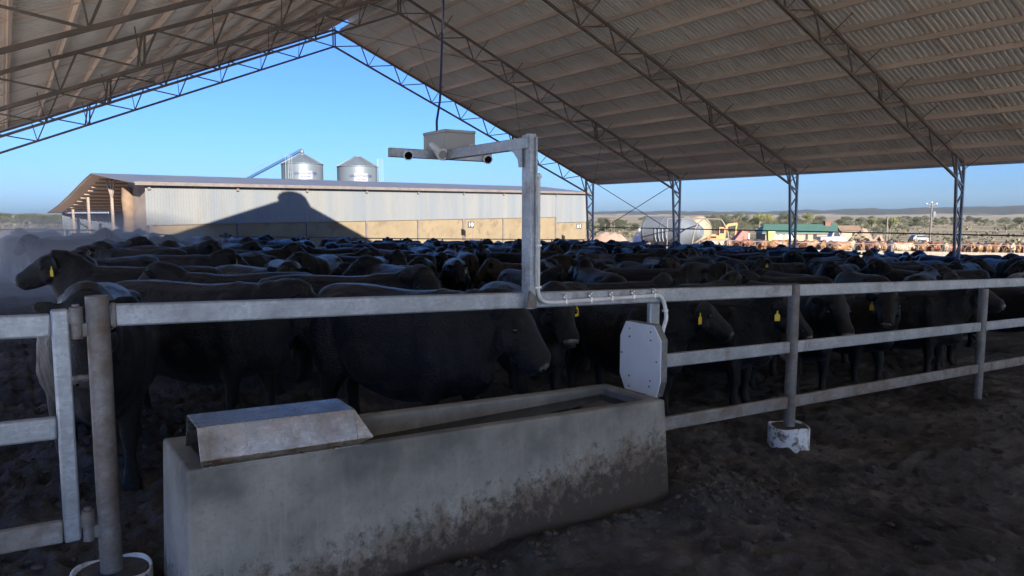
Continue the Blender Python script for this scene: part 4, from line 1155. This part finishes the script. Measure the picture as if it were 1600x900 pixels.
def tree_px(px, ybase, ytop, kind, label, wid=1.0, group=None, d=None):
    if d is None:
        # distance where the ground meets that row of the photo
        d = 60.0
        for _ in range(60):
            x, y = cam_xy(px, d); dn = (2 - gh(x, y)) * 1150 / max(4, ybase - 336); d = d * .6 + dn * .4
    x, y = cam_xy(px, d); h = 2 + (336 - ytop) / 1150 * d - gh(x, y)
    tree(x, y, h, kind, label, wid, group)
for px, yb, yt, k, w, lab in [
    (1112, 362, 331, 'dark', 1.2, 'dark tree behind the pipe hoop'), (1132, 362, 330, 'dark', 1.1, 'dark tree behind the excavator cab'), (1150, 362, 329, 'dark', 1.1, 'dark tree behind the excavator boom'),
    (1163, 361, 333, 'dark', 1.0, 'dark tree above the red machine'), (1184, 367, 331, 'light', 1.15, 'bright yellow-green tree between red machine and green roof'), (1200, 360, 332, 'light', 1.0, 'yellow-green tree behind the left end of the green roof'),
    (1222, 360, 328, 'dark', 1.2, 'tall dark tree behind the green roof, left of the lattice column'), (1240, 360, 330, 'dark', 1.1, 'dark tree directly behind the lattice column'),
    (1262, 358, 331, 'light', 1.1, 'loose pale tree just right of the lattice column'), (1280, 358, 333, 'dark', 1.2, 'dark tree behind the right end of the green roof'),
    (1345, 362, 337, 'dark', 1.2, 'dark tree left of the broad pale one in the paddock'), (1360, 364, 339, 'light', 1.1, 'pale green tree left of the short bare pole'), (1388, 372, 337, 'light', 1.15, 'broad pale green tree beside the short bare pole'),
    (1374, 366, 340, 'dark', 1.0, 'dark tree tucked left of the broad pale one'), (1410, 360, 341, 'dark', 1.0, 'small dark tree left of the white car'), (1428, 356, 338, 'dark', 1.2, 'dark spreading tree above the white car'), (1442, 357, 335, 'dark', 1.2, 'dark tree just left of the power pole'),
    (1460, 352, 341, 'dark', 1.2, 'small dark tree just right of the power pole'), (1486, 349, 337, 'dark', 1.2, 'dark tree half hidden by the last lattice column'), (1525, 353, 339, 'dark', .9, 'slim dark tree right of the last lattice column'),
    (1537, 355, 340, 'dark', 1.1, 'rounded dark tree, second right of the last column'), (1548, 352, 343, 'dark', 1.1, 'small round tree between taller ones at right'), (1570, 363, 337, 'dark', 1.25, 'pale-stemmed open tree in the right paddock'),
    (1590, 357, 337, 'dark', 1.3, 'dense dark tree at the right edge of the paddock')]:
    tree_px(px, yb, yt, k, lab, w, 'paddock trees')
for px, yb, yt, lab in ((1525, 370, 361, 'low grey bush by the red dirt road'), (930, 368, 350, 'low olive bush behind the dirt mound'), (918, 366, 338, 'olive bush against the end of the grain shed'), (955, 368, 355, 'olive scrub behind the funnel'), (978, 368, 352, 'olive bush left of the white tank'),
                        (64, 358.5, 353.5, 'small round bush in the ploughed field, left of two'), (82, 358.5, 352.5, 'larger round bush in the ploughed field')):
    tree_px(px, yb, yt, 'bush', lab, 1.15, None)
for i in range(64):      # scattered trees towards the hills
    px = trn.uniform(1000, 1620); yb = trn.uniform(341, 350); d = 5.2 * 1150 / (yb - 336) 
    x, y = cam_xy(px, d); tree(x, y, trn.uniform(4, 7.5), 'dark', 'small distant tree dotted on the pale plain below the hills', 1.3, 'distant plain trees')
for i in range(60):      # tree belt beyond the ploughed field
    px = trn.uniform(-20, 112); d = trn.uniform(395, 520)
    x, y = cam_xy(px, d); tree(x, y, trn.uniform(4.5, 7.0), 'dark', 'grey-green tree in the belt beyond the ploughed field', 1.5, 'tree belt beyond the field')
for i in range(60):
    px = trn.uniform(915, 1330); d = trn.uniform(260, 520)
    x, y = cam_xy(px, d); tree(x, y, trn.uniform(3.5, 6.5), 'dark', 'grey-green tree in the scrubby belt behind the yard', 1.5, 'scrub belt behind the yard')

# dry tufts and low scrub over the plain, too many to count
mb = MB(); srn = random.Random(8)
for i in range(750):
    if srn.random() < .85: px = srn.uniform(915, 1640); d = 125 + 520 * srn.random() ** 1.4
    else: px = srn.uniform(-30, 110); d = srn.uniform(120, 400)
    x, y = cam_xy(px, d); h = srn.uniform(.25, 1.1) * (1 + d / 700)
    leafcloud(mb, (x, y, gh(x, y) + h * .35), h * srn.uniform(.8, 1.8), h * .6, 9, h * .9, srn)
o = mb.build('scrub', mat_leaf('dry_scrub', (.07, .062, .03), (.13, .11, .058))); tag(o, 'low grey-green scrub and tufts dotted over the dry plain', 'scrub', kind='stuff')

# ------------------------------------------------------------------ hills
mb = MB(); nb, nd = 240, 14
for i in range(nb + 1):
    a = R(-30 + 130 * i / nb)
    brg = math.degrees(a)
    for j in range(nd + 1):
        rr = 2300 + 1700 * j / nd
        x, y = rr * math.sin(a), rr * math.cos(a)
        crest = np.interp(brg, [-30, 0, 25, 40, 44, 55, 62, 70, 100], [2, 2, 4, 11, 16, 18, 26, 42, 48])
        h = crest * (1.0 + .14 * vnoise(a * 9, 3, 21)) + 5 * vnoise(a * 40, rr * .002, 22) + 2.5 * vnoise(a * 160, rr * .01, 23) + 1.5 * vnoise(a * 480, rr * .02, 24)
        z = -5 + (h + 7) * math.sin(min(1, j / 9) * pi / 2) ** 1.3 * (1 if j < 11 else .8)
        mb.v.append((x, y, z))
for i in range(nb):
    for j in range(nd):
        a = i * (nd + 1) + j; mb.f.append((a, a + nd + 1, a + nd + 2, a + 1))
hl = mb.build('hills', M['hill'], smooth=True); hl['kind'] = 'structure'; hl['label'] = 'low wooded blue-grey hills along the horizon'

# ------------------------------------------------------------------ yard beyond the right eave
CR = Vector((CY, -SY, 0)); CF = Vector((SY, CY, 0))       # rightwards and forwards on the ground as photographed
def at(px, y, d): x, yy = cam_xy(px, d); return Vector((x, yy, 2 + (336 - y) / 1150 * d))
M['grey_iron'] = plain('weathered_silo_iron', (.085, .095, .11), .75, .05, .15, .9)
M['cream_iron'] = plain('cream_silo_iron', (.22, .18, .12), .6, .1, .12, .6)
M['orange'] = plain('orange_machine_paint', (.33, .115, .015), .5, 0, .12, 2)
M['red'] = plain('red_machine_paint', (.30, .04, .02), .5, 0, .15, 2)
M['glass'] = plain('dark_window_glass', (.02, .025, .03), .1, 0, .1, 2)
M['green_roof'] = plain('green_roof_iron', (.045, .095, .072), .5, .05, .1, .8)
M['brick'] = plain('red_brick', (.13, .055, .04), .85, 0, .2, 8)
M['car_white'] = plain('white_car_paint', (.19, .195, .20), .25, 0, .03, 2)
M['tan_wall'] = plain('tan_wall', (.22, .17, .12), .85, 0, .15, 1.5)
M['tile'] = plain('brown_tile_roof', (.14, .09, .06), .8, 0, .2, 1.2)
M['pile'] = plain('pinkish_dirt', (.19, .125, .095), .95, 0, .18, .8, .5)
M['wood'] = plain('grey_pole_timber', (.11, .097, .08), .85, 0, .15, 3)

D = 76.0
p0 = at(1012, 361, D); p1 = at(1072, 361, D - 3); rad = 22.5 / 1150 * D
p1.z = p0.z
axd = (p1 - p0).normalized()
ls = thing('lying_silo', 'grey corrugated silo lying on its side with a tapering hopper end', 'silo', tuple(p0))
def tube_profile(pr, o, dirv, n=36):
    dirv = dirv.normalized(); a = dirv.cross(Z_).normalized(); b = a.cross(dirv)
    return [[o + dirv * z + (a * math.cos(2 * pi * k / n) + b * math.sin(2 * pi * k / n)) * r for k in range(n)] for r, z in pr]
Lc = (p1 - p0).length
mb = MB(); pr = [(.3, -.12), (rad * .8, -.1), (rad, 0)]; z = .1
while z < Lc: pr += [(rad, z), (rad + .03, z + .15)]; z += .3
mb.loft(tube_profile(pr, p0, axd)); mb.build('silo_body', M['grey_iron'], ls, smooth=True)
mb = MB(); mb.loft(tube_profile([(rad, Lc), (rad * .42, Lc + 1.5), (.4, Lc + 1.7)], p0, axd)); mb.build('hopper_cone', M['grey_iron'], ls)
for z in (.25, Lc * .5, Lc - .1):
    mb = MB(); mb.loft(tube_profile([(rad + .02, z), (rad + .06, z), (rad + .06, z + .1), (rad + .02, z + .1)], p0, axd), caps=False); mb.build('ring_beam', M['grey_iron'], ls)
# ladder frame on its flank
sd_ = Vector((axd.y, -axd.x, 0))
mb = MB()
def flank(z, a): return p0 + axd * z + (sd_ * math.cos(a) + Z_ * math.sin(a)) * (rad + .08)
for q in range(4):
    z = Lc * .40 + q * .42
    pts = [flank(z, R(t_)) for t_ in (-38, -20, 0, 12)]
    mb.path(pts, .035, 5)
mb.path([flank(Lc * .38, R(12)), flank(Lc * .40 + 1.5, R(12))], .04, 5); mb.build('ladder_frame', M['galv'], ls)
for z in (.6, Lc - .8):
    c = p0 + axd * z; mb = MB(); mb.prism([c - sd_ * 1.2 + Z_ * (-rad * .75), c + sd_ * 1.2 + Z_ * (-rad * .75), c + sd_ * 1.2 - Z_ * (rad + .6), c - sd_ * 1.2 - Z_ * (rad + .6)], (0, 0, 0), axd * .3); mb.build('cradle', M['truss'], ls)
D2 = 82
p0b = at(1036, 360, D2 + 2); p1b = at(1094, 361, D2 - 2); p1b.z = p0b.z; r2 = 23.5 / 1150 * D2; ax2 = (p1b - p0b).normalized(); L2 = (p1b - p0b).length
t2 = thing('cream_tank', 'cream round-ended tank lying behind the grey silo', 'tank', tuple(p0b))
mb = MB(); mb.loft(tube_profile([(r2 * .6, -.3), (r2, 0)] + [(r2 + .03 * (k % 2), L2 * k / 14) for k in range(1, 14)] + [(r2, L2), (r2 * .86, L2 + .4), (r2 * .45, L2 + .75), (.2, L2 + .85)], p0b, ax2)); mb.build('tank_body', M['cream_iron'], t2, smooth=True)
mb = MB()
for k in range(8):
    a = pi * k / 4; s2 = Vector((ax2.y, -ax2.x, 0)); q = (s2 * math.cos(a) + Z_ * math.sin(a))
    mb.bar(p0b + ax2 * (L2 + .03) + q * r2, p0b + ax2 * (L2 + .80) + q * r2 * .4, .06, .06)
mb.build('end_ribs', M['truss'], t2)
mb = MB(); c = p0b + ax2 * (L2 * .5); mb.box(c - Z_ * (r2 + .3), (1.2, 1.2, 1.4)); mb.build('stand', M['truss'], t2)

D = 69
hp = thing('pipe_hoop_frame', 'bent grey pipe frame with curved legs beside the lying silo', 'pipe frame', tuple(at(1110, 385, D)))
def hoop(px, dx, d):
    b = at(px - 10, 392, d); m1 = at(px - 6, 362, d); m2 = at(px, 349, d); tp = at(px + 9, 341.5, d)
    return [b, m1, m2, tp]
h1, h2 = hoop(1090, 0, D), None
rp_ = [at(1139, 392, D + 4), at(1137, 366, D + 4), at(1131, 351, D + 4), at(1125, 342.5, D + 4)]
mb = MB(); mb.path(catmull(h1), .07, 8); mb.build('curved_leg', M['truss'], hp); mb = MB(); mb.path(catmull(rp_), .06, 8); mb.build('curved_leg', M['truss'], hp)
mb = MB(); mb.path([at(1042, 341.5, D + 1), at(1099, 341.5, D)], .05, 6); mb.path([at(1099, 341.5, D), at(1125, 342.5, D + 4)], .06, 6); mb.build('top_rail', M['truss'], hp)
mb = MB(); mb.path([at(1042, 341.5, D + 1), at(1042, 392, D + 1)], .04, 6); mb.path([at(1110, 351, D + 2), at(1099, 341.5, D)], .03, 5); mb.build('brace', M['truss'], hp)

D = 60
fu = thing('feed_funnel', 'dark rusty steel funnel on a thin stand at the pen edge', 'funnel', tuple(at(953, 380, D)))
tp = at(953, 342, D); mb = MB()
mb.lathe([(.48, 0), (.46, -.06), (.13, -.40), (.09, -.50), (.05, -.5)], tp, 16); mb.build('funnel_cone', M['fascia'], fu)
mb = MB()
g_ = gh(tp.x, tp.y) - tp.z
for a in range(3):
    q = Vector((math.cos(a * 2.1) * .42, math.sin(a * 2.1) * .42, 0)); mb.path([tp + q, tp + q * 1.1 + Vector((0, 0, g_ - .1))], .012, 5)
mb.build('stand', M['truss'], fu)

def mound(px, d, w, h, label, mat, seed, dep=.6):
    x, y = cam_xy(px, d); t = MB(); n = 22; zg = gh(x, y)
    for i in range(n):
        for j in range(n):
            u, v = i / (n - 1) * 2 - 1, j / (n - 1) * 2 - 1; rr = math.hypot(u, v)
            z = max(0, 1 - rr ** 1.5) * h * (1 + .3 * float(vnoise(u * 2, v * 2, seed))) + .12 * h * float(vnoise(u * 7, v * 7, seed + 1)) * (rr < 1) - .25 * (rr >= .98)
            t.v.append((x + CR.x * u * w + CF.x * v * w * dep, y + CR.y * u * w + CF.y * v * w * dep, zg + z - .05))
    for i in range(n - 1):
        for j in range(n - 1): t.f.append((i * n + j, (i + 1) * n + j, (i + 1) * n + j + 1, i * n + j + 1))
    o = t.build('dirt_mound', mat, smooth=True); tag(o, label, 'mound')
mound(950, 72, 2.7, 2.0, 'pinkish dirt heap right of the grain shed end, with a low flat shoulder', M['pile'], 31)
mound(926, 78, 2.3, 1.5, 'low pinkish dirt heap tight against the grain shed end', M['pile'], 33)
mound(1345, 150, 2.7, 2.6, 'rounded pale brown heap right of the brick chimney', plain('pale_heap', (.17, .125, .09), .95, 0, .2, 1), 35)
mound(1370, 150, 1.5, 1.6, 'small peach-coloured heap left of the short bare pole', M['pile'], 37)
wt = thing('white_tank', 'short white upright plastic tank left of the lying grey silo', 'tank', tuple(at(1003, 385, 80)))
c = at(1003, 376, 80); zg = gh(c.x, c.y); zt_ = at(1003, 354, 80).z
mb = MB(); mb.lathe([(.48, zg - .1), (.5, zg + .2), (.5, zt_ - .35), (.46, zt_ - .2), (.2, zt_ - .03), (.16, zt_)], (c.x, c.y, 0), 24); mb.build('tank_shell', M['white_pvc'], wt, smooth=True)
mb = MB(); mb.lathe([(.14, zt_), (.14, zt_ + .07), (.02, zt_ + .08)], (c.x, c.y, 0), 14); mb.build('lid', M['box_grey'], wt)
ib = thing('caged_tote', 'small white caged liquid tote beside the white tank', 'tote', tuple(at(994, 380, 80)))
c = at(994, 373, 80); zg = gh(c.x, c.y); r3 = Matrix.Rotation(-YAW, 3, 'Z')
mb = MB(); mb.box((c.x, c.y, zg + 1.0), (.62, .6, 1.0), r3); mb.build('bottle', M['white_pvc'], ib, bevel=.06)
mb = MB()
for q in (-.34, 0, .34):
    for s2 in (-.34, .34):
        o_ = r3 @ Vector((q, s2, 0)); mb.bar((c.x + o_.x, c.y + o_.y, zg), (c.x + o_.x, c.y + o_.y, zg + 1.55), .03, .03)
mb.build('cage', M['galv'], ib); mb = MB(); mb.box((c.x, c.y, zg + .4), (.72, .7, .14), r3); mb.build('pallet', M['wood'], ib)

def local_thing(name, label, cat, px, d, rz=0):
    x, y = cam_xy(px, d); return thing(name, label, cat, (x, y, gh(x, y)), -YAW + rz)
# excavator, boom folded to the right
ex = local_thing('excavator', 'orange excavator parked with its boom folded behind the cattle', 'excavator', 1120, 112, 0)
s_ = 112 / 1150.0
for yy in (-.7, .7):
    mb = MB(); mb.prism([(-1.5, yy, .05), (-1.75, yy, .35), (-1.5, yy, .75), (1.5, yy, .75), (1.75, yy, .35), (1.5, yy, .05)], (0, -.22, 0), (0, .22, 0)); part(mb, 'track', M['black'], ex, bevel=.05)
mb = MB(); mb.prism([(-1.8, 0, .85), (1.0, 0, .85), (1.0, 0, 1.5), (-.4, 0, 1.55), (-.6, 0, 1.75), (-1.8, 0, 1.65)], (0, -.95, 0), (0, .95, 0)); part(mb, 'body', M['orange'], ex, bevel=.06)
mb = MB(); mb.prism([(.0, 0, 1.5), (1.05, 0, 1.45), (1.05, 0, 2.0), (.75, 0, 2.75), (.0, 0, 2.8)], (0, -.9, 0), (0, -.1, 0)); cb2 = part(mb, 'cab', M['orange'], ex, bevel=.05)
mb = MB(); mb.box((.45, -.905, 2.2), (.62, .02, .75)); mb.box((-.85, -.955, 1.25), (.9, .015, .3)); o = mb.build('window', M['glass'], None); o.parent = cb2
mb = MB(); mb.bar((.9, .2, 1.5), (1.6, .2, 3.1), .3, .4); mb.bar((1.55, .2, 3.05), (3.0, .2, 3.25), .28, .42); part(mb, 'boom', M['orange'], ex, bevel=.04)
mb = MB(); mb.bar((2.95, .2, 3.4), (2.75, .2, 1.4), .24, .34); part(mb, 'stick', M['orange'], ex, bevel=.03)
mb = MB(); mb.prism([(2.7, -.25, 1.4), (3.1, -.25, 1.2), (3.0, -.25, .6), (2.5, -.25, .4), (2.3, -.25, .9)], (0, 0, 0), (0, .9, 0)); part(mb, 'bucket', M['fascia'], ex)
rm = local_thing('feed_mixer', 'red wedge-shaped farm machine right of the excavator', 'machine', 1155, 106)
mb = MB(); mb.prism([(-1.1, 0, .55), (.9, 0, .55), (1.0, 0, 2.1), (.1, 0, 2.3), (-.9, 0, 1.0)], (0, -.8, 0), (0, .8, 0)); part(mb, 'hopper', M['red'], rm, bevel=.05)
mb = MB(); mb.prism([(-.1, 0, 1.1), (.5, 0, 1.2), (.4, 0, 1.7)], (0, -.83, 0), (0, -.81, 0)); part(mb, 'side_opening', M['black'], rm)
mb = MB(); mb.box((1.15, 0, 1.3), (.25, 1.3, 1.3)); part(mb, 'end_guard', M['white_paint'], rm, bevel=.03)
for x in (-.6, .6):
    for yy in (-.85, .85): mb = MB(); mb.path([(x, yy - .12, .4), (x, yy + .12, .4)], .4, 14); part(mb, 'wheel', M['black'], rm)
# green roofed building with chimney
gb = local_thing('farm_building', 'long low building with a green iron roof and brick chimney', 'building', 1250, 128)
k = 128 / 1150.
def L_(px): return (px - 1250) * k
zb = gb.location.z
def Z2(y): return 2 + (336 - y) * k - zb
x0, x1 = L_(1191), L_(1309)
mb = MB(); mb.box(((x0 + x1) / 2 + .2, 3.2, Z2(364) / 2 - .2), (x1 - x0 - 1, 5.0, Z2(364) + .4)); part(mb, 'wall', M['tan_wall'], gb)
mb = MB(); mb.prism([(x0, .3, Z2(365)), (x0, .3, Z2(363.6)), (x0 + 1.2, 3.2, Z2(350.5)), (x0 + .6, 6.0, Z2(362)), (x0 + .6, 6.0, Z2(363))], (0, 0, 0), (x1 - x0, 0, 0)); part(mb, 'roof', M['green_roof'], gb)
mb = MB(); mb.prism([(x1 + .02, .5, 0), (x1 + .02, 5.9, 0), (x1 + .02, 5.9, Z2(363)), (x1 + .02, 3.2, Z2(351)), (x1 + .02, .5, Z2(364))], (0, 0, 0), (.15, 0, 0)); part(mb, 'gable_wall', M['white_paint'], gb)
mb = MB(); mb.box((L_(1302), 3.0, Z2(353)), (.95, .8, Z2(346.5) - Z2(359))); ch_ = part(mb, 'chimney', M['brick'], gb)
mb = MB(); mb.box((L_(1302), 3.0, Z2(346.3)), (1.1, .95, .14)); o = mb.build('chimney_cap', M['brick'], None); o.parent = ch_
for px in (1213, 1221, 1231, 1239, 1262, 1275):
    mb = MB(); mb.box((L_(px), .69, Z2(370)), (.62 if px % 2 else .4, .04, .9)); part(mb, 'window', M['white_paint'] if px < 1245 else M['glass'], gb)
bag = local_thing('skip_bin', 'yellow-green bin standing in front of the green-roofed building', 'bin', 1203, 118)
mb = MB(); mb.prism([(-.45, 0, .5), (.45, 0, .5), (.62, 0, 2.2), (-.55, 0, 2.3)], (0, -.5, 0), (0, .5, 0)); part(mb, 'bin_shell', plain('lime_paint', (.26, .28, .04), .5), bag, bevel=.05)
mb = MB(); mb.box((0, 0, .3), (.9, .9, .5)); part(mb, 'base_frame', M['black'], bag)
def vehicle(name, label, px, d, ln, ht, ute, rz=0):
    v = local_thing(name, label, 'car' if not ute else 'truck', px, d, rz); h = ht
    if ute: pf = [(-ln / 2, .45), (-ln / 2, h * .62), (-ln * .08, h * .64), (-.02 * ln, h), (.22 * ln, h), (.30 * ln, h * .66), (ln / 2, h * .58), (ln / 2, .4)]
    else: pf = [(-ln / 2, .4), (-ln / 2, h * .6), (-ln * .36, h * .95), (-.1 * ln, h), (.12 * ln, h * .97), (.26 * ln, h * .64), (ln / 2, h * .55), (ln / 2, .4)]
    mb = MB(); mb.prism([(x, 0, z) for x, z in pf], (0, -.85, 0), (0, .85, 0)); b = part(mb, 'body', M['car_white'], v, bevel=.1)
    a, c = (.0, .20) if ute else (-.33, .18)
    mb = MB(); mb.prism([(a * ln, 0, h * .66), (c * ln + .25, 0, h * .66), (c * ln, 0, h * .9), (a * ln + .1, 0, h * .9)], (0, -.862, 0), (0, .862, 0)); part(mb, 'window', M['glass'], v)
    for x in (-.32 * ln, .32 * ln):
        for yy in (-.8, .8):
            mb = MB(); mb.path([(x, yy - .1, .34), (x, yy + .1, .34)], .34, 16); w = part(mb, 'wheel', M['black'], v)
            mb = MB(); mb.path([(x, yy - .115, .34), (x, yy + .115, .34)], .18, 10); o = mb.build('rim', M['galv'], None); o.parent = w
vehicle('parked_car', 'white car parked out on the red dirt road', 1436, 152, 3.6, 1.5, False)
vehicle('farm_truck', 'white cab truck parked before the chimney end of the green-roofed building', 1298, 118, 4.2, 2.3, True)
hs = local_thing('farm_house', 'small brown-roofed hut right of the green-roofed building', 'hut', 1328, 158)
mb = MB(); mb.box((0, 1.5, 1.1), (4.0, 3, 2.4)); part(mb, 'wall', M['tan_wall'], hs)
mb = MB(); mb.prism([(-2.4, -.3, 2.2), (-2.4, 1.5, 3.3), (-2.4, 3.3, 2.2)], (0, 0, 0), (4.8, 0, 0)); part(mb, 'roof', M['tile'], hs)
mb = MB(); mb.box((.8, -.02, 1.0), (.9, .06, 1.9)); part(mb, 'door', M['glass'], hs)
def pole(px, yt, d, label, cross, name):
    x, y = cam_xy(px, d); zg = gh(x, y); zt = 2 + (336 - yt) / 1150 * d
    t = thing(name, label, 'pole', (x, y, zg)); mb = MB(); mb.path([(x, y, zg - .3), (x, y, zt)], [.16, .11], 10); mb.build('shaft', M['wood'], t, smooth=True)
    if cross:
        mb = MB(); mb.bar((x - CR.x * .9, y - CR.y * .9, zt - .25), (x + CR.x * .9, y + CR.y * .9, zt - .25), .1, .12); c = mb.build('crossarm', M['wood'], t)
        for q in (-.8, 0, .8):
            mb = MB(); mb.lathe([(.05, 0), (.07, .06), (.03, .16)], (x + CR.x * q, y + CR.y * q, zt - .19 + (.2 if q == 0 else 0)), 8); o = mb.build('insulator', M['white_pvc'], c)
        zz = 2 + (336 - 334) / 1150 * d; mb = MB(); mb.lathe([(.3, -.5), (.32, -.45), (.32, .35), (.1, .45)], (x + CR.x * .35, y + CR.y * .35, zz), 14); mb.build('transformer', M['silo'], t)
pole(1452, 317, 118, 'tall timber power pole with a pale transformer drum', True, 'power_pole')
pole(1384, 338, 120, 'short bare pale pole in front of the broad tree', False, 'timber_pole')

# ------------------------------------------------------------------ drifting dust on the left of the pen
def dust(c, s, dens, name, label, noise_scale=.35):
    mb = MB(); mb.sphere((0, 0, 0), 1, 24, 14); o = mb.build(name, None or M['soil']); o.data.materials.clear()
    m = bpy.data.materials.new('dust_air'); m.use_nodes = True; nt = m.node_tree
    for n_ in list(nt.nodes):
        if n_.type == 'BSDF_PRINCIPLED': nt.nodes.remove(n_)
    out = next(n_ for n_ in nt.nodes if n_.type == 'OUTPUT_MATERIAL')
    v = nt.nodes.new('ShaderNodeVolumePrincipled'); v.inputs['Color'].default_value = (.84, .86, .90, 1); v.inputs['Anisotropy'].default_value = .2
    tc = nt.nodes.new('ShaderNodeTexCoord'); ln = nt.nodes.new('ShaderNodeVectorMath'); ln.operation = 'LENGTH'; nt.links.new(tc.outputs['Object'], ln.inputs[0])
    fall = ramp(nt, ln.outputs['Value'], [(.25, 1.), (.98, 0.)])
    g = nt.nodes.new('ShaderNodeNewGeometry'); f = ramp(nt, noise(nt, g.outputs['Position'], noise_scale, 4, .6), [(.36, .05), (.66, 1.)])
    nt.links.new(math_(nt, 'MULTIPLY', math_(nt, 'MULTIPLY', fall, f), dens), v.inputs['Density'])
    nt.links.new(v.outputs[0], out.inputs['Volume'])
    o.data.materials.append(m); o.location = c; o.scale = s; tag(o, label, 'dust', kind='stuff')
dust((2.2, 27, .2), (5.0, 12, 2.2), .55, 'dust', 'bluish dust hanging over the cattle at the left of the pen')

# ------------------------------------------------------------------ air over the whole country
HAZE = 0.00002
mb = MB(); mb.box((1200, 1500, 60), (8000, 6600, 160)); hz = mb.build('haze', M['soil']); hz.data.materials.clear()
m = bpy.data.materials.new('air_haze'); m.use_nodes = True; nt = m.node_tree
for n_ in list(nt.nodes):
    if n_.type == 'BSDF_PRINCIPLED': nt.nodes.remove(n_)
v = nt.nodes.new('ShaderNodeVolumePrincipled'); v.inputs['Color'].default_value = (.72, .82, .95, 1); v.inputs['Density'].default_value = HAZE
nt.links.new(v.outputs[0], next(n_ for n_ in nt.nodes if n_.type == 'OUTPUT_MATERIAL').inputs['Volume'])
hz.data.materials.append(m); hz['kind'] = 'stuff'; hz['label'] = 'thin pale air haze over the plain'

# ------------------------------------------------------------------ light, sky, camera
EL, AZI = R(19.3), R(192.6)
wd = bpy.data.worlds.new('World'); SC.world = wd; wd.use_nodes = True; nt = wd.node_tree
sky = nt.nodes.new('ShaderNodeTexSky'); sky.sky_type = 'NISHITA'; sky.sun_disc = False
sky.sun_elevation = EL; sky.sun_rotation = AZI; sky.altitude = 300; sky.air_density = 1.0; sky.dust_density = 1.3; sky.ozone_density = 4.5
bg = nt.nodes['Background']; bg.inputs['Strength'].default_value = .05
tint = nt.nodes.new('ShaderNodeMix'); tint.data_type = 'RGBA'; tint.blend_type = 'MULTIPLY'; tint.inputs[0].default_value = 1; tint.inputs[7].default_value = (.46, .68, 1.12, 1)
nt.links.new(sky.outputs[0], tint.inputs[6]); nt.links.new(tint.outputs[2], bg.inputs['Color'])
sl = bpy.data.lights.new('sun', 'SUN'); sl.energy = 4.5; sl.angle = R(.5); sl.color = (1, .94, .84)
so = bpy.data.objects.new('sun', sl); COL.objects.link(so)
sdir = Vector((math.sin(AZI) * math.cos(EL), math.cos(AZI) * math.cos(EL), math.sin(EL)))
so.rotation_euler = (-sdir).to_track_quat('-Z', 'Y').to_euler(); so.location = (0, -20, 60)
cd = bpy.data.cameras.new('camera'); cd.sensor_width = 36; cd.lens = 36 * F; cd.clip_end = 12000; cd.clip_start = .05
cam = bpy.data.objects.new('camera', cd); COL.objects.link(cam); cam.location = CAM
cam.rotation_euler = (R(90 - 5.66), 0, -YAW); SC.camera = cam
vs_ = SC.view_settings; vs_.view_transform = 'Standard'; vs_.look = 'None'; vs_.exposure = 2.0; vs_.gamma = 1
SC.cycles.use_denoising = True; SC.cycles.max_bounces = 10; SC.cycles.diffuse_bounces = 6; SC.cycles.volume_bounces = 1
SC.cycles.volume_step_rate = 2.0; SC.cycles.volume_max_steps = 96; SC.cycles.sample_clamp_indirect = 6
